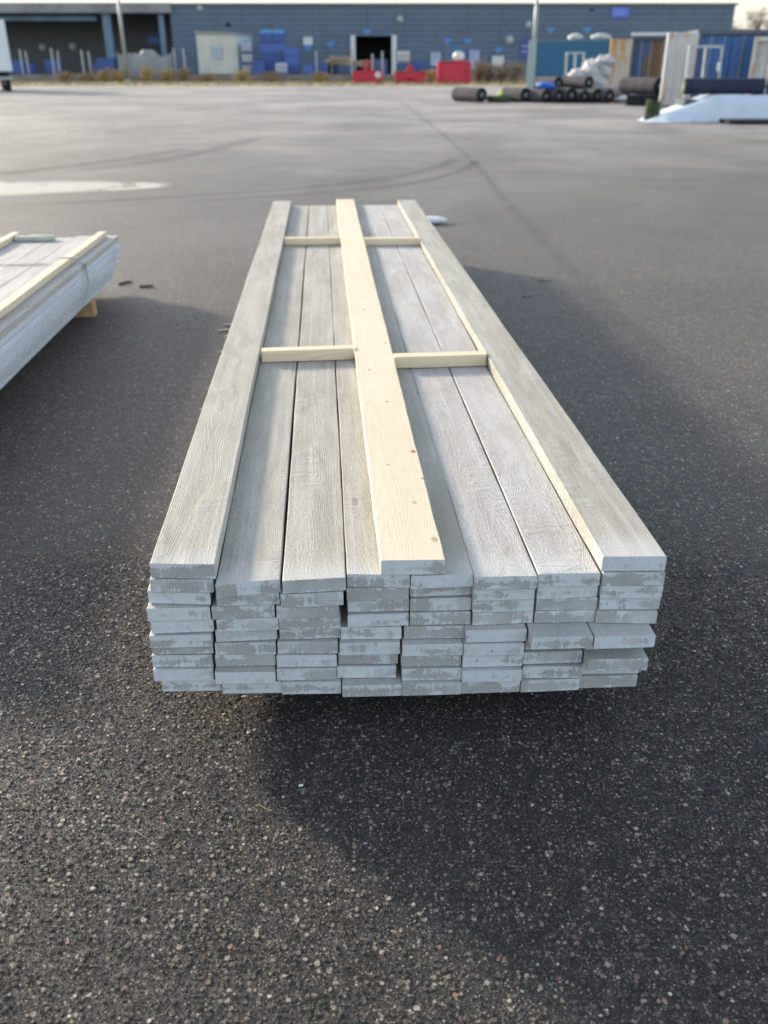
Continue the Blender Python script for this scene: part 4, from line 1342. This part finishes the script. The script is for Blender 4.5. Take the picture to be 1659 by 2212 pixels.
yl = [(211, 236, 148, 'broad low yellow shrub left of the light pole foot'), (240, 272, 146, 'yellow shrub right at the foot of the left light pole'),
      (304, 322, 141, 'narrow yellow shrub right of the light pole'), (350, 372, 144, 'yellow shrub below the end of the wire fence'),
      (388, 404, 146, 'small ochre shrub between wire fence and cabin'), (510, 532, 146, 'yellow shrub at the right foot of the cabin'),
      (680, 700, 155, 'small orange shrub right of the small blue bin'), (918, 944, 145, 'yellow-green shrub left of the tall red bin'),
      (120, 150, 152, 'low ochre shrub near the left end of the yard'), (170, 200, 152, 'low ochre shrub halfway to the light pole'),
      (560, 610, 154, 'low tan shrub before the tall blue crates'), (430, 470, 155, 'low tan shrub before the cabin')]
for i, (a, b, v, lab) in enumerate(yl):
    shrub(a - 9, b + 9, v - 1 + (i % 2) * 3, 98.2 - (i % 3) * .5, 0.0, 420, 50 + i, [M_YEL, M_YEL2] if i not in (4, 8, 9, 10, 11) else [M_YEL2, M_TAN], lab, YL)
br = [(1018, 1050, 128, 'brown dry bush right behind the tall red bin'), (1040, 1078, 138, 'brown dry bush second from the tall red bin'),
      (1066, 1104, 134, 'brown dry bush third from the tall red bin'), (1092, 1132, 132, 'brown dry bush touching the teal container\'s left corner'),
      (870, 900, 150, 'thin tan bush behind the middle red bin')]
for i, (a, b, v, lab) in enumerate(br):
    shrub(a, b, v, (93, 92.4, 91.8, 91.2, 95)[i], 0.0, 800, 80 + i, [M_BRN, M_TAN], lab, 'brown dry bushes by the red bins')

# ------------------------------------------------------------------ containers
def container(name, ox, oy, zb, yaw, L, Hc, cs, cf, label, doors=None, leaves=(), W=2.44):
    """Freight container: end (or doors) at local y = 0 facing -y, body runs to y = L."""
    e = empty(name, (ox, oy, zb), yaw, label, 'container', 'freight containers at the right')
    m = MB()
    p = 0.14
    for (px, py) in ((0, 0), (W - p, 0), (0, L - p), (W - p, L - p)):
        m.box(px, px + p, py, py + p, 0, Hc)
    for z in (0, Hc - p):
        m.box(p, W - p, 0.004, p - .004, z, z + p - .002)
        m.box(p, W - p, L - p + .004, L - .004, z, z + p - .002)
        m.box(0.004, p - .004, p, L - p, z, z + p - .002)
        m.box(W - p + .004, W - .004, p, L - p, z, z + p - .002)
    m.build('frame', cf, e)
    for side in (0, 1):
        m = MB()
        x = 0.05 if side == 0 else W - 0.05
        M = Matrix.Translation((x, p, 0)) @ Matrix.Rotation(math.pi / 2, 4, 'Z')
        corrugated(m, 0, L - 2 * p, 0, p, Hc - p, 0.28, 0.04, M=M, face=1 if side == 0 else -1)
        m.build('side_wall', cs, e)
    m = MB()
    M = Matrix.Translation((p, L - .05, 0))
    corrugated(m, 0, W - 2 * p, 0, p, Hc - p, 0.28, 0.04, M=M, face=1)
    m.build('end_wall', cs, e)
    MB().box(p, W - p, p, L - p, Hc - .06, Hc - .02).build('roof', cs, e)
    MB().box(p, W - p, p, L - p, .05, .10).build('floor', M_DARK, e)
    if doors:
        for k in (0, 1):
            m = MB()
            xa_ = p + k * (W - 2 * p) / 2
            M = Matrix.Translation((xa_ + .01, 0.17, 0))
            corrugated(m, 0, (W - 2 * p) / 2 - .02, 0, p + .01, Hc - p - .01, 0.40, 0.035, M=M, face=-1)
            dr = m.build('door', doors, e)
            m = MB()
            for fx in (.35, .8):
                m.cyl((xa_ + fx, .10, p + .05), (xa_ + fx, .10, Hc - p - .05), .02, n=8)
            m.build('lock_rod', M_GREY, dr)
    for (hx, ang, lw, mat) in leaves:
        M = Matrix.Translation((hx, -0.02, 0)) @ Matrix.Rotation(ang, 4, 'Z')
        m = MB()
        corrugated(m, 0.06, lw - .06, 0, .16, Hc - .16, 0.36, 0.035, M=M, face=-1)
        m.box(0, .06, -.04, .03, .12, Hc - .1, M=M); m.box(lw - .06, lw, -.04, .03, .12, Hc - .1, M=M)
        m.box(.06, lw - .06, -.035, .025, .10, .16, M=M); m.box(.06, lw - .06, -.035, .025, Hc - .16, Hc - .10, M=M)
        lf = m.build('door_leaf', mat, e)
        m = MB()
        for fx in (.36, .80):
            m.cyl((M @ Vector((fx, -.075, .12))), (M @ Vector((fx, -.075, Hc - .12))), .022, n=8)
            m.box(fx - .10, fx + .10, -.12, -.06, 1.2, 1.28, M=M)
        m.build('lock_rod', M_GREY, lf)
    return e

def rusty(name, c, rust=(.26, .12, .05), amount=0.6, sc=(2.2, 2.2, .5)):
    g = G(name)
    co = g.obj()
    n = g.noise(g.mapped(co, sc), 1.0, 5.0, 0.65, 0.3)
    n2 = g.noise(co, 6.0, 4.0)
    colr = g.mix(n2, tuple(x * .85 for x in c), c)
    colr = g.mix(g.ramp(n, amount, amount + .12), colr, rust)
    g.base(colr); g.rough(0.6); g.spec(.3)
    return g.mat
M_TEAL = rusty('teal_container', (.035, .150, .27), (.03, .10, .15), .68)
M_TEALF = rusty('pale_green_frame', (.36, .46, .44), (.2, .2, .16), .7)
M_CWH = rusty('white_rusty_leaf', (.58, .56, .54), (.46, .28, .15), .49)
M_CWH2 = rusty('white_leaf_orange', (.60, .52, .43), (.50, .26, .09), .42)
M_CBL = rusty('blue_container', (.06, .16, .38), (.05, .08, .14), .66)
M_CRU = rusty('blue_rusty_door', (.055, .115, .25), (.19, .10, .05), .47, (1.6, 1.6, .35))
M_CFR = rusty('dark_frame', (.10, .12, .17), (.16, .09, .05), .55)

# teal one, long side towards us
th = R(-121)
d = 54.0
lx_, ly_ = gx(1142, d, 140), d
ox = lx_ - 2.44 * math.cos(th); oy = ly_ - 2.44 * math.sin(th)
e = container('freight_container', ox, oy, 0.0, th, 6.06, gz(90, d) - 0.0, M_TEAL, M_TEAL, 'teal freight container, leftmost of the row, long side to the yard')
m = MB()
M = Matrix.Translation((2.47, -.02, 0)) @ Matrix.Rotation(R(100), 4, 'Z')
hc_ = gz(90, d)
m.box(-.02, .42, -.05, .03, .05, hc_ + .05, M=M, c=.01)
m.build('door_leaf', M_TEALF, e)
# rusty doors, second
d = 49.0
container('freight_container', gx(1361, d, 130), d, 0.0, R(-14), 6.06, gz(79, d), M_CRU, M_CFR, 'rust-streaked blue container with an orange-stained white leaf swung out left', M_CRU,
          [(0.02, R(180 + 25), 1.12, M_CWH2)], W=2.3)
m = MB().box(0, 2.25, -.03, .12, 0, .16, c=.02)
o = m.build('header_bar', M_WHITE, None, (gx(1361, 49, 90), 48.93, gz(79, 49) + .012), R(-14))
tag(o, 'white bar lying along the top front edge of the rusty blue container', 'bar')
# blue, third
d = 34.0
container('freight_container', gx(1500, d, 130), d, 0.15, R(-6), 6.06, gz(64, d) - .15, M_CBL, M_CFR, 'tall blue container with a white leaf swung out left, a steel frame before it', M_CBL,
          [(0.02, R(180 + 22), 1.18, M_CWH)], W=2.42)
for i, (bx, by) in enumerate([(.2, .3), (2.2, .3), (.2, 5.6), (2.2, 5.6)]):
    M = Matrix.Rotation(R(-6), 4, 'Z')
    p_ = M @ Vector((bx, by, 0))
    o = MB().box(-.18, .18, -.12, .12, 0, .148, c=.01).build('support_block', M_TIMB, None, (gx(1500, d, 130) + p_.x, d + p_.y, 0.001), R(-6))
    tag(o, 'wooden block under the tall blue container, %s corner' % ('front left', 'front right', 'back left', 'back right')[i], 'block', 'blocks under the blue container')
# white, fourth
d = 32.6
container('freight_container', gx(1622, d, 130), d, 0.0, R(-24), 6.06, gz(79, d), M_CWH, M_CWH, 'white container cut by the right edge of the picture', M_CWH)

# white bundles on the teal container roof
for i, (u0, u1, lab) in enumerate([(1226, 1259, 'pale bundle on the teal container roof, left one'), (1276, 1320, 'pale bundle on the teal container roof, right one')]):
    d = 54.2 - i * 0.9
    x0_, x1_ = gx(u0, d, 90), gx(u1, d, 90)
    vs, fs = blob((x1_ - x0_) / 2, .45, (gz(73, d) - hc_) / 2 + .02, 30 + i, .12)
    o = MB().add(vs, fs).build('wrapped_bundle', simple('pale_wrap_%s' % 'ab'[i], (.44, .46, .42), .6, .15, 2), None, ((x0_ + x1_) / 2, d, hc_ - .012), R(-12), True)
    tag(o, lab, 'bundle', 'bundles on the teal container roof')

# ------------------------------------------------------------------ steel frames leaning in front
def steel_frame(x, y, w, h, label, yaw, z=0.0, lean=0.10):
    e = empty('steel_frame', (x, y, z), yaw, label, 'frame', 'welded steel frames by the containers')
    e.rotation_euler = (-lean, 0, yaw)
    r = .035
    for fx in (0, w * .5, w):
        MB().box(fx - r, fx + r, -r, r, 0, h).build('upright', M_GREY, e)
    for fz in (.12, h - .04):
        MB().box(-r, w + r, -r * 2.05, -r - .001, fz - r, fz + r).build('rail', M_GREY, e)
    m = MB().box(w * .86, w * .97, -.16, -.08, h * .62, h * .76, c=.03)
    m.build('control_box', M_WHITE, e)
steel_frame(gx(1488, 32.5, 150), 32.5, gx(1560, 32.5, 150) - gx(1488, 32.5, 150), gz(97, 32.5), 'pale steel frame standing before the tall blue container', R(4))
steel_frame(gx(1224, 48.5, 150), 48.5, gx(1262, 48.5, 150) - gx(1224, 48.5, 150), gz(112, 48.5), 'pale steel frame standing before the teal container', R(4))

# white sacks
M_SACK = simple('white_sack', (.52, .50, .49), 0.7, 0.12, 3, bumpd=0.01)
sk = [(1246, 163, .60, .50), (1275, 152, .5, .85), (1302, 155, .62, .60), (1287, 175, .65, .45), (1305, 192, .6, .4), (1308, 130, .55, .42), (1256, 180, .4, .3), (1296, 141, .45, .38)]
skl = ['rounded white sack at the left of the sack heap', 'upright white sack second from the left in the heap', 'large white sack at the right of the heap', 'white sack in the middle of the heap\'s foot',
       'lowest white sack touching the ground rolls', 'topmost white sack of the heap', 'small white sack at the left foot of the heap', 'white sack wedged under the topmost one']
for i, (u, v, w_s, h_s) in enumerate(sk):
    d = 46.6 + (0.35 if i in (2, 5, 7) else 0) - (0.3 if i in (3, 4) else 0)
    x, y, z = world_at(u, v, d)
    vs, fs = blob(w_s * .72, .45, h_s * .62, 40 + i, .45, 22, 14)
    o = MB().add(vs, fs).build('white_sack', M_SACK, None, (x, d, max(0.0, z - h_s * .75)), 0.3 * i, True)
    tag(o, skl[i], 'sack', 'white sacks heaped before the containers')

# ------------------------------------------------------------------ rolls of felt
M_FELT = simple('grey_felt', (.065, .062, .07), 0.95, 0.2, 2)
M_FELTB = simple('black_felt', (.022, .022, .026), 0.9, 0.3, 3)
M_CORE = simple('card_core', (.30, .28, .25), 0.9, 0.2, 3)
def roll(u, v, r, L, ang, d, label, outer=M_FELT, z=None, name='felt_roll', grp='rolls of felt before the containers', inner=M_FELTB, rot=None):
    x, y, zc = world_at(u, v, d)
    zc = max(r, zc) if z is None else z
    e = empty(name, (x, d, zc - r), ang, label, 'roll', grp)
    M = Matrix.Translation((0, 0, r)) @ Matrix.Rotation(-math.pi / 2, 4, 'X')
    prof = [(r * .3, 0.012), (r * .3, 0.0), (r * .97, 0.0), (r, 0.02)] + [(r * (1 + .012 * math.sin(k * 1.9)), L * k / 12) for k in range(1, 12)] + [(r, L - .02), (r * .97, L), (r * .3, L)]
    m = MB(); n = 28
    m.lathe(prof, n=n, M=M)
    k0 = len(prof)
    body = m.build('roll_body', [outer, inner], e)
    mi = [1 if (i < 3 * n or i >= (k0 - 3) * n) else 0 for i in range(len(body.data.polygons))]
    body.data.polygons.foreach_set('material_index', mi)
    c = MB().lathe([(r * .28, -0.004), (r * .28, L + .004)], n=16, M=M)
    c.build('core', M_CORE, e)
    return e
S = R(30)
roll(1041, 209, .30, 1.9, R(33), 43.6, 'grey felt roll lying apart, leftmost on the asphalt')
rl = [(1136, 207, .30, 1.5, S, 43.6), (1180, 211, .27, 2.4, S, 43.0), (1207, 211, .27, 2.2, S, 43.0), (1235, 206, .31, 2.2, S, 43.0), (1263, 210, .26, 2.0, S, 43.0),
      (1291, 207, .29, 2.4, S, 43.0), (1317, 208, .28, 2.2, S, 42.8), (1362, 208, .30, 2.4, S, 43.2)]
lbl = ['felt roll first right of the lime green sheet', 'small felt roll under the blue sheet', 'felt roll third right of the green sheet', 'big-mouthed felt roll near the middle of the row',
       'low felt roll between two larger ones in the row', 'felt roll below the sack heap', 'dark felt roll at the right end of the tight row', 'felt roll lying apart right of the tight row']
for i, a in enumerate(rl):
    roll(a[0], a[1], a[2], a[3], a[4], a[5], lbl[i])
roll(1272, 190, .27, 1.7, S, 43.6, 'felt roll lying on top of the row left of the sacks', z=.80)
roll(1206, 192, .26, 1.5, S, 44.4, 'felt roll on top of the row beside the blue sheet', z=.76)
roll(1424, 186, .31, 1.9, R(34), 39.5, 'grey felt roll raised up left of the navy roll', z=gz(186, 39.5))
m = MB().box(.2, 1.7, -.5, .5, 0, gz(186, 39.5) - .33, c=.02)
o = m.build('pallet_block', M_DARK, None, (gx(1385, 40, 190) - .6, 40.4, 0.001), R(-20))
tag(o, 'dark pallet load carrying the raised grey felt roll', 'pallet')

def sheet(name, mat, x, y, rx, ry_, h, seed, label, cat, rz=0.0, z=0.0):
    vs, fs = blob(rx, ry_, h, seed, .45, 34, 14, 0.0, 3.2)
    o = MB().add(vs, fs).build(name, mat, None, (x, y, z), rz, True)
    return tag(o, label, cat)
M_LIME = simple('lime_sheet', (.22, .30, .045), 0.6, 0.25, 2)
M_BSH = simple('blue_sheet', (.05, .17, .55), 0.45, 0.15, 2)
M_OLV = simple('olive_sheet', (.07, .10, .045), 0.8, 0.4, 2)
sheet('plastic_sheet', M_LIME, gx(1103, 44.6, 200), 44.8, .62, .5, .24, 4, 'crumpled lime green sheet between the felt rolls', 'sheet')
sheet('plastic_sheet', M_OLV, gx(1078, 43.7, 215), 43.8, .55, .3, .14, 6, 'dark olive sheet lying flat below the lime green one', 'sheet')
sheet('plastic_sheet', M_BSH, gx(1182, 43.2, 195), 43.7, .42, .4, .16, 8, 'bright blue sheet over the felt rolls', 'sheet', z=.50)
sheet('plastic_film', M_WHITE, gx(1385, 42.5, 205), 42.8, 1.0, .6, .16, 9, 'white plastic film trailing between felt roll and covered stack', 'film')

# ------------------------------------------------------------------ covered stack at the right
M_TARP = simple('pale_blue_tarp', (.55, .62, .70), 0.42, 0.07, 1.5, bumpd=0.004)
def cover():
    """Cloth over a long stack: rows along x, profile from the ground up the front, over the top and down."""
    from mathutils import noise
    nx_, prof = 70, [(0.0, 0.0), (.10, .20), (.16, .42), (.24, .60), (.34, .70), (.6, .715), (1.0, .71), (1.4, .70), (1.5, .62), (1.55, .3), (1.6, 0.0)]
    Lx = 7.2
    vs = []; fs = []
    for i in range(nx_ + 1):
        x = Lx * i / nx_
        fl = max(0.0, 1 - x / 1.9)                      # left end pulled forward and down to the ground
        for k, (y, z) in enumerate(prof):
            n_ = noise.noise(Vector((x * 1.6, k * .5, 1.3))) * .09 + noise.noise(Vector((x * 4.3, k * .9, 5.3))) * .06
            zz = z * (1 - fl ** 1.15) + .012
            yy = y - n_ * (1 if z > 0 else 2) - fl * .22
            if 0 < k < 10: zz = max(.012, zz + n_ * .5 * (1 - fl))
            vs.append((x - fl * fl * 0.10, yy, zz))
    n = len(prof)
    for i in range(nx_):
        for k in range(n - 1):
            fs.append((i * n + k, (i + 1) * n + k, (i + 1) * n + k + 1, i * n + k + 1))
    b = len(vs)
    # underside keeps the cloth a closed body
    vs += [(v[0], v[1] + (0.006 if k % n < n / 2 else -.006), max(0.0, v[2] - .012)) for k, v in enumerate(vs)]
    fs += [tuple(b + i for i in f[::-1]) for f in list(fs)]
    return vs, fs
cx0 = gx(1404, 28.0, 262)
vs, fs = cover()
o = MB().add(vs, fs).build('tarpaulin', M_TARP, None, (cx0, 27.9, 0.0), R(-1.5), True)
tag(o, 'pale blue-white tarpaulin drawn over the low stack at the right', 'tarpaulin')
# what it covers
m = MB()
for k in range(5):
    m.box(1.0, 6.9, .42, 1.38, .02 + k * .115, .02 + k * .115 + .105)
o = m.build('covered_stack', simple('dark_slate_stack', (.07, .09, .11), .7, .3, 2), None, (cx0, 27.9, 0.0), R(-1.5))
tag(o, 'dark stack of sheets under the pale tarpaulin', 'stack')
m = MB()
rr = random.Random(8)
for k in range(26):
    a, b = rr.uniform(-.18, .18), rr.uniform(-.12, .12)
    m.cyl((a, b, 0), (a + rr.uniform(-.06, .06), b + rr.uniform(-.05, .05), rr.uniform(.40, .62)), .035, .02, n=6)
o = m.build('plant_bundle', M_OLV, None, (gx(1427, 27.6, 235), 28.45, 0.0))
tag(o, 'dark green tied bundle at the left end of the covered stack', 'bundle')
m = MB()
m.box(-1.0, 1.0, -.5, .5, 0, .09, c=.01)
o = m.build('dark_board', M_DARK, None, (gx(1600, 27.4, 268) + .5, 27.35, 0.014), R(-3))
tag(o, 'flat dark board on the asphalt before the tarpaulin', 'board')

M_NAVYR = simple('navy_roll', (.018, .024, .060), 0.75, 0.2, 2)
roll(1474, 193, .215, 6.4, R(-91), 28.75, 'long navy roll lying along the top of the tarpaulin', M_NAVYR, z=.715 + .215, name='membrane_roll', grp=None, inner=M_OLV)

# site fence post on its foot
M_FZ = simple('zinc_fence', (.42, .43, .42), 0.5, 0.12, 4, metal=.2)
x, y = ground_at(1641, 262)
e = empty('site_fence', (x, y, 0), R(-14), 'galvanised site fence on a concrete foot at the right edge', 'fence')
Hf = gz(80, y)
for xx in (0, 3.4):
    MB().cyl((xx, 0, .10), (xx, 0, Hf), .022, n=10).build('upright', M_FZ, e)
for zz in (.28, Hf - .03):
    MB().cyl((0.02, 0, zz), (3.38, 0, zz), .02, n=8).build('rail', M_FZ, e)
m = MB()
for k in range(1, 34):
    m.cyl((k * .1, 0, .28), (k * .1, 0, Hf - .03), .0022, n=4)
for k in range(1, 11):
    m.cyl((.02, 0, .28 + k * (Hf - .31) / 11), (3.38, 0, .28 + k * (Hf - .31) / 11), .0022, n=4)
m.build('wire', M_FZ, e)
MB().box(-.12, .12, -.35, .35, 0, .12, c=.03).build('foot', simple('pale_concrete', (.45, .46, .42), .9, .15, 3), e)

# ------------------------------------------------------------------ trees behind the right end of the warehouse
def tree(x, y, h, w, seed, mats, label, n=2600, bare=0.5, leaf=.16):
    rr = random.Random(seed)
    e = empty('tree', (x, y, -0.02), 0, label, 'tree', 'autumn trees behind the containers')
    tk = MB()
    tips = []
    def branch(p, dr, L, r, lv):
        q_ = p + dr * L
        tk.cyl(p, q_, r, r * .62, n=6 if lv else 9, cap=False)
        if lv >= 4:
            tips.append(q_); return
        for _ in range(3 if lv else 6):
            nd = (dr + Vector((rr.uniform(-.8, .8) * w / h * 1.6, rr.uniform(-.8, .8) * w / h * 1.6, rr.uniform(-.1, .5)))).normalized()
            branch(p + dr * L * rr.uniform(.55, 1), nd, L * rr.uniform(.55, .8), r * .55, lv + 1)
        tips.append(q_)
    branch(Vector((0, 0, 0)), Vector((rr.uniform(-.05, .05), 0, 1)), h * .33, h * .016, 0)
    tk.build('trunk', M_STEM, e)
    cr = MB()
    for k in range(n):
        t = rr.choice(tips)
        c = t + Vector((rr.gauss(0, .35), rr.gauss(0, .35), rr.gauss(0, .35)))
        dd = Vector((rr.gauss(0, 1), rr.gauss(0, 1), rr.gauss(0, 1))).normalized(); e2 = dd.orthogonal().normalized()
        L = leaf * rr.uniform(.5, 1.3)
        cr.add([c - dd * L, c + e2 * L * .5, c + dd * L, c - e2 * L * .5], [(0, 1, 2, 3)], rr.choice((0, 1)))
    cr.build('crown', mats, e)
M_TW1 = simple('pale_brown_leaves', (.23, .17, .12), .85, .3, 2)
M_TW2 = simple('grey_brown_twigs', (.17, .145, .125), .85, .3, 2)
M_GRN = simple('olive_leaves', (.20, .19, .06), .85, .3, 2)
tree(gx(1600, 150, 40), 150, 8.6, 5, 1, [M_TW1, M_TW2], 'nearly bare brown tree just right of the warehouse corner', 900)
tree(gx(1625, 158, 40), 158, 10.6, 5, 2, [M_TW2, M_TW1], 'taller bare grey-brown tree behind the blue container', 1500)
tree(gx(1650, 150, 40), 150, 8.2, 5, 3, [M_TW1, M_TW2], 'thin bare tree at the right picture edge', 900)
tree(gx(1645, 128, 60), 128, 6.4, 6, 4, [M_GRN, M_YEL2], 'yellow-green tree low behind the white container', 2600)
tree(gx(1612, 132, 60), 132, 5.8, 5, 5, [M_TW1, M_YEL2], 'tan bush-like tree low behind the blue container', 2000)
